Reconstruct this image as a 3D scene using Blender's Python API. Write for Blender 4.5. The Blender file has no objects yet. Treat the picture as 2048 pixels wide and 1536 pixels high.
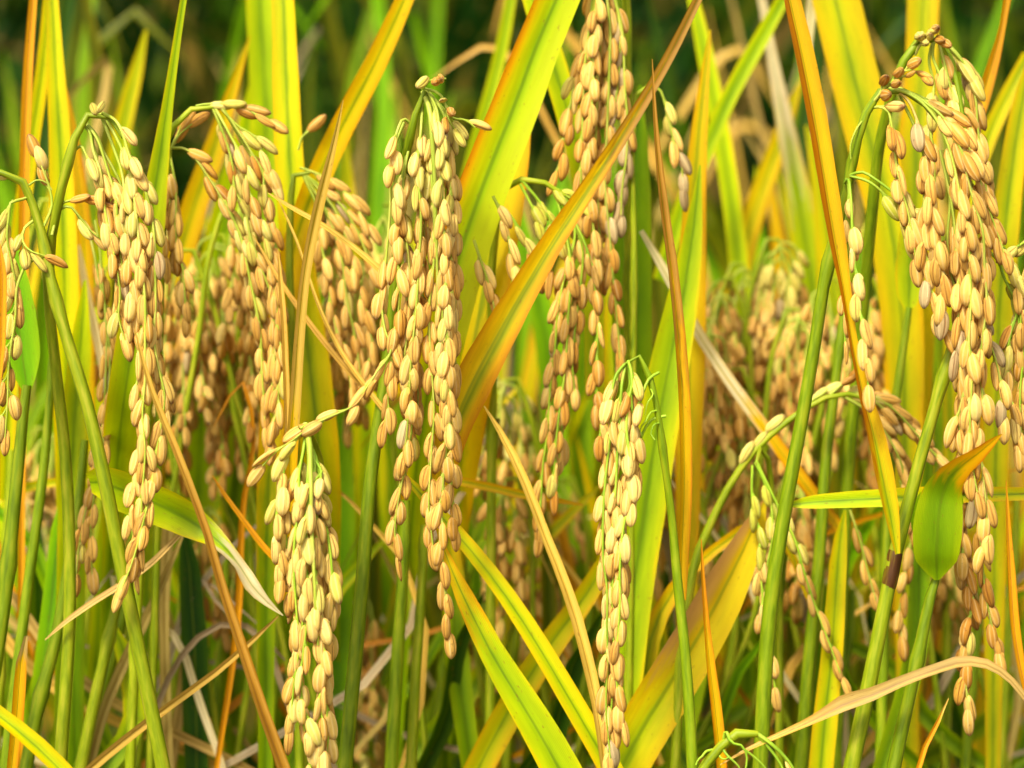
import bpy, math, random
import numpy as np
from mathutils import Vector, Matrix, Quaternion

R = random.Random(7)
S = bpy.context.scene
C = S.collection

# ------------------------------------------------------------------ camera
DIST, PITCH, CAMZ = 0.73, math.radians(7.0), 0.88
MM = 0.001
PX = 0.256 / 2048                      # metres per photograph pixel on the focal plane
cd = bpy.data.cameras.new('camera')
cam = bpy.data.objects.new('camera', cd)
C.objects.link(cam)
cam.location = (0, -DIST, CAMZ)
cam.rotation_euler = (math.radians(90) - PITCH, 0, 0)
cd.sensor_width = 36
cd.lens = 36 * DIST / 0.256
cd.clip_start, cd.clip_end = 0.02, 400
cd.dof.use_dof = True
cd.dof.focus_distance = DIST
cd.dof.aperture_fstop = 8.5
S.camera = cam
CAM = np.array(cam.location)
ROT = np.array(cam.rotation_euler.to_matrix())

# ------------------------------------------------------------------ light
SUN_EL, SUN_AZ = math.radians(52), math.radians(208)     # azimuth clockwise from +Y: behind the camera, left
w = bpy.data.worlds.new('World')
S.world = w
w.use_nodes = True
nt = w.node_tree
bg = nt.nodes['Background']
sky = nt.nodes.new('ShaderNodeTexSky')
sky.sky_type = 'NISHITA'
sky.sun_disc = False
sky.sun_elevation, sky.sun_rotation = SUN_EL, SUN_AZ
sky.air_density, sky.dust_density, sky.ozone_density = 1.0, 6.0, 0.6
hs = nt.nodes.new('ShaderNodeHueSaturation')
hs.inputs['Saturation'].default_value = 0.2
nt.links.new(sky.outputs[0], hs.inputs['Color'])
nt.links.new(hs.outputs[0], bg.inputs[0])
bg.inputs[1].default_value = 0.15
sl = bpy.data.lights.new('sun', 'SUN')
sl.energy, sl.angle, sl.color = 2.5, math.radians(10), (1.0, 0.95, 0.84)
so = bpy.data.objects.new('sun', sl)
C.objects.link(so)
sd = Vector((math.sin(SUN_AZ) * math.cos(SUN_EL), math.cos(SUN_AZ) * math.cos(SUN_EL), math.sin(SUN_EL)))
so.rotation_euler = sd.to_track_quat('Z', 'Y').to_euler()
so.location = sd * 5
vs = S.view_settings
vs.view_transform, vs.look, vs.gamma, vs.exposure = 'Standard', 'None', 1.0, 0.76
vs.use_curve_mapping = False
S.render.engine = 'CYCLES'
S.cycles.use_denoising = True
S.cycles.max_bounces = 10
S.cycles.diffuse_bounces = 5
S.cycles.transmission_bounces = 8
S.cycles.transparent_max_bounces = 8


# ------------------------------------------------------------------ helpers
def lin(c):
    return tuple(((x / 255) / 12.92 if x / 255 <= 0.04045 else ((x / 255 + 0.055) / 1.055) ** 2.4) for x in c) + (1.0,)


def at(px, py, d):
    """world point of a photograph pixel, d millimetres beyond the focal plane"""
    k = (DIST + d * MM) / DIST * PX
    v = np.array([(px - 1024) * k, (768 - py) * k, -(DIST + d * MM)])
    return CAM + ROT @ v


def unit(v):
    return v / (np.linalg.norm(v, axis=-1, keepdims=True) + 1e-12)


def spline(P, n):
    """chord-length Catmull-Rom through the rows of P (first three columns are xyz), resampled evenly to n rows"""
    P = np.asarray(P, float)
    if len(P) == 2:
        t = np.linspace(0, 1, n)[:, None]
        return P[0] * (1 - t) + P[1] * t
    h = np.maximum(np.linalg.norm(np.diff(P[:, :3], axis=0), axis=1), 1e-6)
    T = np.concatenate([[0], np.cumsum(h)])
    dd = np.diff(P, axis=0) / h[:, None]
    m = np.empty_like(P)
    m[1:-1] = (dd[:-1] * h[1:, None] + dd[1:] * h[:-1, None]) / (h[:-1] + h[1:])[:, None]
    m[0], m[-1] = dd[0], dd[-1]
    t = np.linspace(0, T[-1], n)
    i = np.clip(np.searchsorted(T, t, side='right') - 1, 0, len(h) - 1)
    s = ((t - T[i]) / h[i])[:, None]
    hh = h[i][:, None]
    return ((2 * s**3 - 3 * s**2 + 1) * P[i] + (s**3 - 2 * s**2 + s) * hh * m[i]
            + (-2 * s**3 + 3 * s**2) * P[i + 1] + (s**3 - s**2) * hh * m[i + 1])


def frame(p):
    T = unit(np.gradient(p, axis=0))
    V = unit(CAM - p)
    Sd = unit(np.cross(T, V))
    N = np.cross(Sd, T)
    return T, Sd, N


class MB:
    """collects vertices, faces and two uv layers"""
    def __init__(s):
        s.v, s.f, s.a, s.b = [], [], [], []
        s.n = 0

    def grid(s, V, UV, UV2, closed=False):
        r, c = V.shape[:2]
        s.v.append(V.reshape(-1, 3)); s.a.append(UV.reshape(-1, 2)); s.b.append(UV2.reshape(-1, 2))
        i = np.arange(r - 1)[:, None] * c
        cc = c if closed else c - 1
        j = np.arange(cc)[None]
        j2 = (j + 1) % c
        f = np.stack([i + j, i + j2, i + c + j2, i + c + j], -1).reshape(-1, 4) + s.n
        s.f.append(f)
        s.n += r * c

    def mesh(s, name, m, origin=None):
        V = np.concatenate(s.v); F = np.concatenate(s.f); A = np.concatenate(s.a); B = np.concatenate(s.b)
        if origin is not None:
            V = V - origin
        me = bpy.data.meshes.new(name)
        me.vertices.add(len(V)); me.vertices.foreach_set('co', V.astype(np.float32).ravel())
        me.loops.add(F.size); me.loops.foreach_set('vertex_index', F.astype(np.int32).ravel())
        me.polygons.add(len(F)); me.polygons.foreach_set('loop_start', np.arange(0, F.size, 4, dtype=np.int32))
        me.polygons.foreach_set('use_smooth', np.ones(len(F), bool))
        me.update(calc_edges=True)
        for nm, U in (('shape', A), ('fine', B)):
            l = me.uv_layers.new(name=nm)
            l.data.foreach_set('uv', U[F.ravel()].astype(np.float32).ravel())
        me.materials.append(m)
        me.validate()
        return me


def link(name, me, parent=None, loc=None):
    o = bpy.data.objects.new(name, me)
    C.objects.link(o)
    if parent is not None:
        o.parent = parent
    if loc is not None:
        o.location = loc
    return o


def tag(o, label, cat, group=None, kind=None):
    if label: o['label'] = label
    if cat: o['category'] = cat
    if group: o['group'] = group
    if kind: o['kind'] = kind
    return o


# ------------------------------------------------------------------ materials
def newmat(name):
    m = bpy.data.materials.new(name)
    m.use_nodes = True
    t = m.node_tree
    t.nodes.clear()
    return m, t


def N(t, typ, **kw):
    n = t.nodes.new(typ)
    for k, v in kw.items():
        if k.startswith('i_'):
            key = k[2:]
            n.inputs[int(key) if key.isdigit() else key.replace('_', ' ')].default_value = v
        else:
            setattr(n, k, v)
    return n


def math_(t, op, a, b=None, c=None, clamp=False):
    n = N(t, 'ShaderNodeMath', operation=op, use_clamp=clamp)
    for i, x in enumerate((a, b, c)):
        if x is None: continue
        if isinstance(x, (int, float)): n.inputs[i].default_value = x
        else: t.links.new(x, n.inputs[i])
    return n.outputs[0]


def ramp(t, fac, stops):
    n = N(t, 'ShaderNodeValToRGB')
    e = n.color_ramp.elements
    while len(e) < len(stops): e.new(0.5)
    for i, (p, c) in enumerate(stops):
        e[i].position = p; e[i].color = lin(c)
    t.links.new(fac, n.inputs[0])
    return n.outputs[0]


def mix(t, f, a, b, blend='MIX'):
    n = N(t, 'ShaderNodeMix', data_type='RGBA', blend_type=blend)
    for s, x in ((0, f), (6, a), (7, b)):
        if isinstance(x, (int, float)): n.inputs[s].default_value = x
        elif isinstance(x, tuple): n.inputs[s].default_value = x
        else: t.links.new(x, n.inputs[s])
    return n.outputs[2]


# each style: colours from the midrib (0) to the margin (1)
STY = {
    'yellow': [(0, (146, 170, 12)), (.13, (176, 188, 14)), (.4, (206, 200, 16)), (.78, (220, 198, 18)), (1, (226, 182, 24))],
    'gold': [(0, (166, 170, 10)), (.13, (204, 188, 12)), (.4, (226, 192, 12)), (.8, (226, 180, 18)), (1, (222, 158, 28))],
    'lime': [(0, (124, 158, 8)), (.15, (152, 180, 10)), (.55, (180, 198, 14)), (.9, (200, 204, 18)), (1, (218, 196, 20))],
    'green': [(0, (84, 122, 6)), (.2, (108, 144, 8)), (.6, (130, 162, 12)), (1, (150, 172, 18))],
    'flag': [(0, (92, 128, 8)), (.15, (112, 148, 12)), (.6, (126, 158, 16)), (1, (152, 172, 26))],
    'leafgreen': [(0, (78, 126, 6)), (.2, (108, 162, 10)), (.7, (130, 178, 14)), (1, (148, 184, 22))],
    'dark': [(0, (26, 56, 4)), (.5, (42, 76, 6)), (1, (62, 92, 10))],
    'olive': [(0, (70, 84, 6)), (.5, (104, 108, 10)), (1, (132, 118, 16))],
    'brown': [(0, (184, 120, 38)), (.3, (204, 138, 48)), (.8, (206, 146, 66)), (1, (178, 112, 48))],
    'orange': [(0, (222, 176, 22)), (.4, (226, 176, 28)), (.8, (220, 158, 38)), (1, (196, 122, 38))],
    'straw': [(0, (180, 142, 68)), (.4, (210, 174, 96)), (1, (192, 152, 78))],
    'tan': [(0, (150, 124, 66)), (.5, (190, 164, 100)), (1, (168, 138, 80))],
    'pale': [(0, (220, 200, 144)), (.5, (232, 218, 172)), (1, (214, 188, 128))],
    'khaki': [(0, (128, 88, 38)), (.3, (168, 122, 60)), (.7, (184, 140, 76)), (1, (148, 104, 48))],
    # these four run from one margin to the other instead of from the midrib outwards
    'half_brown': [(0, (220, 168, 50)), (.2, (230, 190, 54)), (.54, (226, 184, 44)), (.62, (140, 88, 30)), (.7, (196, 134, 58)), (1, (184, 118, 50))],
    'half_tan': [(0, (214, 184, 36)), (.25, (218, 196, 24)), (.5, (206, 180, 44)), (.7, (204, 164, 88)), (1, (188, 146, 92))],
    'half_lime': [(0, (194, 198, 16)), (.34, (182, 194, 14)), (.42, (162, 186, 12)), (.5, (130, 164, 10)), (.58, (168, 188, 12)), (.72, (204, 200, 14)), (.84, (230, 188, 16)), (.93, (232, 156, 24)), (1, (214, 124, 34))],
    'half_gold': [(0, (214, 140, 44)), (.2, (228, 172, 32)), (.33, (186, 172, 16)), (.41, (132, 150, 10)), (.49, (200, 184, 14)), (.6, (234, 196, 18)), (.85, (230, 176, 28)), (1, (212, 140, 40))],
    'grey': [(0, (130, 112, 82)), (.5, (160, 142, 108)), (1, (142, 122, 90))],
}
_mats = {}
DRY = ('brown', 'straw', 'tan', 'grey', 'khaki', 'pale')


def leafmat(base, tip=None, pos=0.3, soft=0.25):
    key = (base, tip, pos, soft)
    if key in _mats: return _mats[key]
    m, t = newmat('leaf_' + base + ('_' + tip if tip else ''))
    L = t.links
    u1 = N(t, 'ShaderNodeUVMap', uv_map='shape'); sep = N(t, 'ShaderNodeSeparateXYZ'); L.new(u1.outputs[0], sep.inputs[0])
    u2 = N(t, 'ShaderNodeUVMap', uv_map='fine'); sp2 = N(t, 'ShaderNodeSeparateXYZ'); L.new(u2.outputs[0], sp2.inputs[0])
    oi = N(t, 'ShaderNodeObjectInfo')
    rnd = oi.outputs['Random']
    au = math_(t, 'ABSOLUTE', math_(t, 'MULTIPLY_ADD', sep.outputs[0], 2.0, -1.0))
    off = math_(t, 'MULTIPLY', rnd, 37.0)
    cmb = N(t, 'ShaderNodeCombineXYZ')                                   # long streaks: x across in cm, y along in cm
    L.new(math_(t, 'MULTIPLY', sp2.outputs[0], 9.0), cmb.inputs[0]); L.new(math_(t, 'MULTIPLY', sp2.outputs[1], 0.9), cmb.inputs[1]); L.new(off, cmb.inputs[2])
    n1 = N(t, 'ShaderNodeTexNoise', i_Scale=1.0, i_Detail=4.0, i_Roughness=0.6); L.new(cmb.outputs[0], n1.inputs['Vector'])
    cm2 = N(t, 'ShaderNodeCombineXYZ')
    L.new(math_(t, 'MULTIPLY', sp2.outputs[0], 3.0), cm2.inputs[0]); L.new(math_(t, 'MULTIPLY', sp2.outputs[1], 0.45), cm2.inputs[1]); L.new(math_(t, 'ADD', off, 5.0), cm2.inputs[2])
    n2 = N(t, 'ShaderNodeTexNoise', i_Scale=1.0, i_Detail=3.0); L.new(cm2.outputs[0], n2.inputs['Vector'])
    uu = math_(t, 'ADD', au, math_(t, 'MULTIPLY_ADD', n1.outputs[0], 0.16, -0.08), clamp=True)
    uu = math_(t, 'ADD', uu, math_(t, 'MULTIPLY_ADD', n2.outputs[0], 0.7, -0.35), clamp=True)
    sg = math_(t, 'ADD', sep.outputs[0], math_(t, 'MULTIPLY_ADD', n2.outputs[0], 0.16, -0.08), clamp=True)
    pick = lambda nm: ramp(t, sg if nm.startswith('half') else uu, STY[nm])
    col = pick(base)
    if tip:
        ct = pick(tip)
        vv = math_(t, 'ADD', sep.outputs[1], math_(t, 'MULTIPLY_ADD', n1.outputs[0], 0.5, -0.25))
        vv = math_(t, 'SUBTRACT', vv, math_(t, 'MULTIPLY', au, 0.10))
        f = N(t, 'ShaderNodeMapRange', interpolation_type='SMOOTHSTEP')
        L.new(vv, f.inputs[0]); f.inputs[1].default_value = pos - soft / 2; f.inputs[2].default_value = pos + soft / 2
        col = mix(t, f.outputs[0], ct, col)
    # veins: fine lines across, one value per millimetre or so
    vein = math_(t, 'MULTIPLY', math_(t, 'SINE', math_(t, 'MULTIPLY', sp2.outputs[0], 150.0)), n1.outputs[0])
    vb = math_(t, 'ADD', math_(t, 'MULTIPLY', vein, 0.07), math_(t, 'MULTIPLY_ADD', n1.outputs[0], .5 if base in DRY or tip in DRY else .2, -.25 if base in DRY or tip in DRY else -.1))
    val = math_(t, 'ADD', 1.0, vb)
    val = math_(t, 'ADD', val, math_(t, 'MULTIPLY_ADD', n2.outputs[0], 0.45, -0.22))
    val = math_(t, 'ADD', val, math_(t, 'MULTIPLY_ADD', rnd, 0.24, -0.12))
    hsv = N(t, 'ShaderNodeHueSaturation')
    L.new(math_(t, 'MULTIPLY_ADD', math_(t, 'FRACT', math_(t, 'MULTIPLY', rnd, 13.7)), 0.018, 0.491), hsv.inputs['Hue'])
    hsv.inputs['Saturation'].default_value = 1.1
    L.new(val, hsv.inputs['Value']); L.new(col, hsv.inputs['Color'])
    col = hsv.outputs[0]
    mr = N(t, 'ShaderNodeMapRange', interpolation_type='SMOOTHSTEP'); L.new(au, mr.inputs[0]); mr.inputs[1].default_value = .10; mr.inputs[2].default_value = .035
    col = mix(t, math_(t, 'MULTIPLY', mr.outputs[0], .55), col, lin((104, 128, 8) if base not in DRY else (134, 92, 40)))
    # small brown specks
    cm3 = N(t, 'ShaderNodeCombineXYZ'); L.new(math_(t, 'MULTIPLY', sp2.outputs[0], 16.0), cm3.inputs[0]); L.new(math_(t, 'MULTIPLY', sp2.outputs[1], 5.0), cm3.inputs[1]); L.new(off, cm3.inputs[2])
    n3 = N(t, 'ShaderNodeTexNoise', i_Scale=1.0, i_Detail=2.0); L.new(cm3.outputs[0], n3.inputs['Vector'])
    sf = N(t, 'ShaderNodeMapRange', interpolation_type='SMOOTHSTEP'); L.new(n3.outputs[0], sf.inputs[0]); sf.inputs[1].default_value = .675; sf.inputs[2].default_value = .74
    col = mix(t, math_(t, 'MULTIPLY', sf.outputs[0], 0.5), col, lin((140, 86, 26)))
    bump = N(t, 'ShaderNodeBump', i_Strength=0.22, i_Distance=0.0002)
    rib = math_(t, 'MULTIPLY', math_(t, 'LESS_THAN', au, 0.07), 2.0)
    L.new(math_(t, 'ADD', math_(t, 'ADD', math_(t, 'MULTIPLY', vein, 0.7), math_(t, 'MULTIPLY', n1.outputs[0], 1.5)), rib), bump.inputs['Height'])
    p = N(t, 'ShaderNodeBsdfPrincipled', i_Roughness=0.42)
    p.inputs['Specular IOR Level'].default_value = 0.22
    L.new(col, p.inputs['Base Color']); L.new(bump.outputs[0], p.inputs['Normal'])
    tr = N(t, 'ShaderNodeBsdfTranslucent')
    g = N(t, 'ShaderNodeGamma', i_Gamma=0.85); L.new(col, g.inputs[0]); L.new(g.outputs[0], tr.inputs[0]); L.new(bump.outputs[0], tr.inputs['Normal'])
    ms = N(t, 'ShaderNodeMixShader'); ms.inputs[0].default_value = 0.18 if base in ('brown', 'straw', 'tan', 'grey') else 0.42
    L.new(p.outputs[0], ms.inputs[1]); L.new(tr.outputs[0], ms.inputs[2])
    o = N(t, 'ShaderNodeOutputMaterial'); L.new(ms.outputs[0], o.inputs[0])
    _mats[key] = m
    return m


def culmmat(name, a, b, c):
    if name in _mats: return _mats[name]
    m, t = newmat(name)
    L = t.links
    u2 = N(t, 'ShaderNodeUVMap', uv_map='fine'); mp = N(t, 'ShaderNodeMapping'); L.new(u2.outputs[0], mp.inputs[0]); mp.inputs['Scale'].default_value = (14, 1.1, 1)
    oi = N(t, 'ShaderNodeObjectInfo'); cmb = N(t, 'ShaderNodeCombineXYZ'); L.new(math_(t, 'MULTIPLY', oi.outputs['Random'], 41.0), cmb.inputs[2])
    ad = N(t, 'ShaderNodeVectorMath', operation='ADD'); L.new(mp.outputs[0], ad.inputs[0]); L.new(cmb.outputs[0], ad.inputs[1])
    n1 = N(t, 'ShaderNodeTexNoise', i_Scale=1.0, i_Detail=4.0); L.new(ad.outputs[0], n1.inputs['Vector'])
    col = ramp(t, n1.outputs[0], [(0.25, a), (0.5, b), (0.78, c)])
    hsv = N(t, 'ShaderNodeHueSaturation'); L.new(col, hsv.inputs['Color']); L.new(math_(t, 'MULTIPLY_ADD', oi.outputs['Random'], 0.3, 0.85), hsv.inputs['Value'])
    bump = N(t, 'ShaderNodeBump', i_Strength=0.4, i_Distance=0.0004); L.new(n1.outputs[0], bump.inputs['Height'])
    p = N(t, 'ShaderNodeBsdfPrincipled', i_Roughness=0.45); L.new(hsv.outputs[0], p.inputs['Base Color']); L.new(bump.outputs[0], p.inputs['Normal'])
    p.inputs['Specular IOR Level'].default_value = 0.2
    tr = N(t, 'ShaderNodeBsdfTranslucent'); L.new(hsv.outputs[0], tr.inputs[0])
    ms = N(t, 'ShaderNodeMixShader'); ms.inputs[0].default_value = 0.2
    L.new(p.outputs[0], ms.inputs[1]); L.new(tr.outputs[0], ms.inputs[2])
    o = N(t, 'ShaderNodeOutputMaterial'); L.new(ms.outputs[0], o.inputs[0])
    _mats[name] = m
    return m


CULM = {
    'green': culmmat('culm_green', (106, 126, 7), (142, 156, 14), (184, 176, 44)),
    'deep': culmmat('culm_deep_green', (88, 110, 5), (120, 142, 9), (158, 162, 28)),
    'black': culmmat('culm_blackened', (48, 26, 10), (84, 50, 16), (126, 112, 20)),
    'yellow': culmmat('culm_yellow', (130, 142, 14), (164, 164, 24), (196, 170, 40)),
    'branch': culmmat('branch_green', (142, 164, 40), (176, 188, 62), (206, 196, 96)),
    'fresh': culmmat('branch_fresh', (120, 160, 30), (158, 188, 44), (190, 204, 70)),
    'strawb': culmmat('branch_straw', (170, 140, 52), (202, 172, 86), (222, 196, 120)),
}

GT = {   # grain tones: low, high, tip
    'tan': ((206, 147, 51), (242, 199, 97), (106, 58, 30)),
    'pale': ((224, 178, 72), (244, 214, 118), (132, 84, 48)),
    'greenish': ((194, 178, 58), (234, 214, 106), (126, 86, 50)),
    'green': ((164, 168, 36), (208, 200, 66), (128, 92, 40)),
    'brown': ((186, 122, 34), (224, 170, 66), (96, 54, 24)),
    'grey': ((176, 146, 92), (206, 178, 122), (98, 72, 60)),
}


def grainmat(tone):
    lo, hi, tp = GT[tone]
    m, t = newmat('grain_' + tone)
    L = t.links
    u1 = N(t, 'ShaderNodeUVMap', uv_map='shape'); sep = N(t, 'ShaderNodeSeparateXYZ'); L.new(u1.outputs[0], sep.inputs[0])
    oi = N(t, 'ShaderNodeObjectInfo'); rnd = oi.outputs['Random']
    mp = N(t, 'ShaderNodeCombineXYZ')
    L.new(math_(t, 'MULTIPLY', sep.outputs[0], 16.0), mp.inputs[0]); L.new(math_(t, 'MULTIPLY', sep.outputs[1], 2.4), mp.inputs[1]); L.new(math_(t, 'MULTIPLY', rnd, 53.0), mp.inputs[2])
    n1 = N(t, 'ShaderNodeTexNoise', i_Scale=1.0, i_Detail=4.0, i_Roughness=0.6); L.new(mp.outputs[0], n1.inputs['Vector'])
    f = math_(t, 'ADD', math_(t, 'MULTIPLY', n1.outputs[0], 0.7), math_(t, 'MULTIPLY_ADD', rnd, 0.6, -0.15), clamp=True)
    col = mix(t, f, lin(lo), lin(hi))
    vv = N(t, 'ShaderNodeHueSaturation'); L.new(col, vv.inputs['Color'])
    L.new(math_(t, 'ADD', math_(t, 'MULTIPLY_ADD', math_(t, 'FRACT', math_(t, 'MULTIPLY', rnd, 23.3)), .26, .80), math_(t, 'MULTIPLY_ADD', n1.outputs[0], .3, -.12)), vv.inputs['Value'])
    col = vv.outputs[0]
    # bare pale base and dark apex
    n2 = N(t, 'ShaderNodeTexNoise', i_Scale=0.7, i_Detail=1.0); L.new(mp.outputs[0], n2.inputs['Vector'])
    tipf = N(t, 'ShaderNodeMapRange', interpolation_type='SMOOTHSTEP')
    L.new(math_(t, 'ADD', sep.outputs[1], math_(t, 'MULTIPLY_ADD', n2.outputs[0], 0.22, -0.11)), tipf.inputs[0]); tipf.inputs[1].default_value = .80; tipf.inputs[2].default_value = 1.02
    amt = math_(t, 'MULTIPLY_ADD', math_(t, 'FRACT', math_(t, 'MULTIPLY', rnd, 7.3)), 0.7, 0.3)
    col = mix(t, math_(t, 'MULTIPLY', tipf.outputs[0], amt), col, lin(tp))
    # the seams between the two husk halves are darker, thin lines; the nerves are paler
    def line(c, wd):
        dd = math_(t, 'ABSOLUTE', math_(t, 'SUBTRACT', sep.outputs[0], c))
        return math_(t, 'SUBTRACT', 1.0, math_(t, 'DIVIDE', dd, wd), clamp=True)
    sm = math_(t, 'MAXIMUM', line(0.0987, .034), line(0.4013, .034))
    nv = math_(t, 'MAXIMUM', line(0.25, .035), math_(t, 'MAXIMUM', line(0.75, .035), math_(t, 'MAXIMUM', line(0.62, .03), line(0.88, .03))))
    col = mix(t, math_(t, 'MULTIPLY', sm, 0.8), col, lin((132, 76, 22)))
    col = mix(t, math_(t, 'MULTIPLY', nv, 0.34), col, lin((250, 226, 160)))
    cm3 = N(t, 'ShaderNodeCombineXYZ'); L.new(math_(t, 'MULTIPLY', sep.outputs[0], 9.0), cm3.inputs[0]); L.new(math_(t, 'MULTIPLY', sep.outputs[1], 6.0), cm3.inputs[1]); L.new(math_(t, 'MULTIPLY', rnd, 91.0), cm3.inputs[2])
    n3 = N(t, 'ShaderNodeTexNoise', i_Scale=1.0, i_Detail=2.0); L.new(cm3.outputs[0], n3.inputs['Vector'])
    sf = N(t, 'ShaderNodeMapRange', interpolation_type='SMOOTHSTEP'); L.new(n3.outputs[0], sf.inputs[0]); sf.inputs[1].default_value = .66; sf.inputs[2].default_value = .76
    col = mix(t, math_(t, 'MULTIPLY', sf.outputs[0], 0.45), col, lin(tp))
    stri = math_(t, 'SINE', math_(t, 'MULTIPLY', sep.outputs[0], 2 * math.pi * 22))
    bump = N(t, 'ShaderNodeBump', i_Strength=0.4, i_Distance=0.0003)
    L.new(math_(t, 'ADD', math_(t, 'MULTIPLY', stri, 0.3), math_(t, 'ADD', n1.outputs[0], math_(t, 'SUBTRACT', nv, math_(t, 'MULTIPLY', sm, 2.0)))), bump.inputs['Height'])
    p = N(t, 'ShaderNodeBsdfPrincipled', i_Roughness=0.6); L.new(col, p.inputs['Base Color']); L.new(bump.outputs[0], p.inputs['Normal'])
    p.inputs['Specular IOR Level'].default_value = 0.22
    tr = N(t, 'ShaderNodeBsdfTranslucent'); L.new(col, tr.inputs[0])
    ms = N(t, 'ShaderNodeMixShader'); ms.inputs[0].default_value = 0.2
    L.new(p.outputs[0], ms.inputs[1]); L.new(tr.outputs[0], ms.inputs[2])
    o = N(t, 'ShaderNodeOutputMaterial'); L.new(ms.outputs[0], o.inputs[0])
    return m


def grain_mesh(na, nz, m, seed, slim=1.0):
    """one husked grain of unit length: base at the origin, apex along +Z; ribs, seams and two little glumes at its base"""
    r = random.Random(seed)
    th = np.linspace(0, 2 * np.pi, na, endpoint=False)
    z = 0.5 - 0.5 * np.cos(np.linspace(0, np.pi, nz))
    z = z * 0.96 + np.linspace(0, 1, nz) * 0.04
    skew = r.uniform(-.05, .05)
    zz = np.clip(z + skew * np.sin(np.pi * z), 0, 1)
    prof = np.where(zz < .5, np.power(np.clip(1 - np.abs(2 * zz - 1) ** 2.3, 0, 1), 0.58), np.power(np.clip(1 - np.abs(2 * zz - 1) ** 2.15, 0, 1), 0.62))
    prof = np.maximum(prof, np.where(z > .5, 0.02, 0.07))
    seam = lambda c, wd: np.exp(-((np.angle(np.exp(1j * (th - c)))) / wd) ** 2)
    rad = 1 + 0.03 * np.cos(th * 5 + 0.4) - 0.15 * seam(0.62, .17) - 0.15 * seam(np.pi - 0.62, .17) + 0.08 * seam(1.5708, .20) + 0.08 * seam(-1.5708, .22) + 0.05 * seam(-.75, .2) + 0.05 * seam(np.pi + .75, .2)
    wx, wy = 0.218 * r.uniform(.92, 1.06) * slim, 0.170 * r.uniform(.9, 1.06) * slim ** 2
    V = np.zeros((nz, na, 3))
    rr = prof[:, None] * (1 + (rad - 1)[None] * np.clip(prof[:, None] * 1.2, 0, 1))
    V[..., 0] = wx * rr * np.cos(th); V[..., 1] = wy * rr * np.sin(th) + (0.05 * r.uniform(-1, 1)) * np.sin(np.pi * z)[:, None]
    V[..., 2] = z[:, None]
    UV = np.zeros((nz, na, 2)); UV[..., 0] = (th / (2 * np.pi))[None]; UV[..., 1] = z[:, None]
    b = MB()
    b.grid(V, UV, UV, closed=True)
    if na > 12:
        for sgn in (0, np.pi):                                           # the glumes
            g = np.linspace(-.55, .55, 3); q = np.linspace(0, 1, 4)
            G = np.zeros((4, 3, 3)); 
            for i, qq in enumerate(q):
                ww = (1 - qq) ** .7
                zi = 0.02 + 0.27 * qq
                pr = (1 - abs(2 * zi - 1) ** 2.25) ** .6
                G[i, :, 0] = (wx * pr * 1.06 + .012) * np.cos(sgn + g * ww); G[i, :, 1] = (wy * pr * 1.06 + .012) * np.sin(sgn + g * ww); G[i, :, 2] = zi
            U = np.zeros((4, 3, 2)); U[..., 1] = .3
            b.grid(G, U, U)
    return b.mesh('grain', m)


GM, GML = {}, {}
for tone in GT:
    gm = grainmat(tone)
    GM[tone] = [grain_mesh(24, 12, gm, i + 1, sl_) for i, sl_ in enumerate((1.0, 1.07, 0.95, 1.03, .98, .76))]
    GML[tone] = [grain_mesh(10, 7, gm, i + 9) for i in range(2)]


# ------------------------------------------------------------------ leaves and stems
def sweep_leaf(b, W, fold=0.22, wave=0.0, nu=9, ph=0.0):
    """W rows: x y z width roll"""
    p = W[:, :3]; w = np.maximum(W[:, 3], 2e-4); roll = W[:, 4]
    T, Sd, Nn = frame(p)
    c, s = np.cos(roll)[:, None], np.sin(roll)[:, None]
    S2 = Sd * c + Nn * s; N2 = -Sd * s + Nn * c
    u = np.linspace(-1, 1, nu)
    ln = np.concatenate([[0], np.cumsum(np.linalg.norm(np.diff(p, axis=0), axis=1))])
    jag = np.interp(ln, np.arange(0, ln[-1] + .004, .002), [R.gauss(0, 1) for _ in np.arange(0, ln[-1] + .004, .002)])
    w = w * (1 + .012 * jag + .02 * np.sin(ln * 60 + ph))
    h = fold * (np.abs(u) ** 1.25)[None] * w[:, None] * .5
    h = h + 0.007 * np.cos(u * 9.0 + ph)[None] * w[:, None]
    h = h + wave * w[:, None] * (u ** 2 * np.sign(u))[None] * np.sin(ln * 95 + ph)[:, None] * .5
    cs = math.sqrt(max(0.1, 1 - fold * fold))
    V = p[:, None] + S2[:, None] * (u[None] * w[:, None] * .5 * cs)[..., None] + N2[:, None] * h[..., None]
    UV = np.zeros(V.shape[:2] + (2,)); UV[..., 0] = (u * .5 + .5)[None]; UV[..., 1] = (np.clip(W[:, 5], 0, 1) if W.shape[1] > 5 else ln / ln[-1])[:, None]
    F = np.zeros_like(UV); F[..., 0] = u[None] * w[:, None] * 50; F[..., 1] = (ln * 100)[:, None]
    b.grid(V, UV, F)


def sweep_tube(b, p, r, sides=10, wob=0.0):
    T, Sd, Nn = frame(p)
    th = np.linspace(0, 2 * np.pi, sides, endpoint=False)
    ln = np.concatenate([[0], np.cumsum(np.linalg.norm(np.diff(p, axis=0), axis=1))])
    rr = r[:, None] * (1 + wob * np.cos(th * 3)[None])
    V = p[:, None] + (Sd[:, None] * np.cos(th)[None, :, None] + Nn[:, None] * np.sin(th)[None, :, None]) * rr[..., None]
    UV = np.zeros(V.shape[:2] + (2,)); UV[..., 0] = (th / 2 / np.pi)[None]; UV[..., 1] = (ln / max(ln[-1], 1e-6))[:, None]
    F = UV.copy(); F[..., 0] = np.abs(np.linspace(-1, 1, sides))[None] * float(np.mean(r)) * 200; F[..., 1] = (ln * 100)[:, None]
    b.grid(V, UV, F, closed=True)


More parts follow.
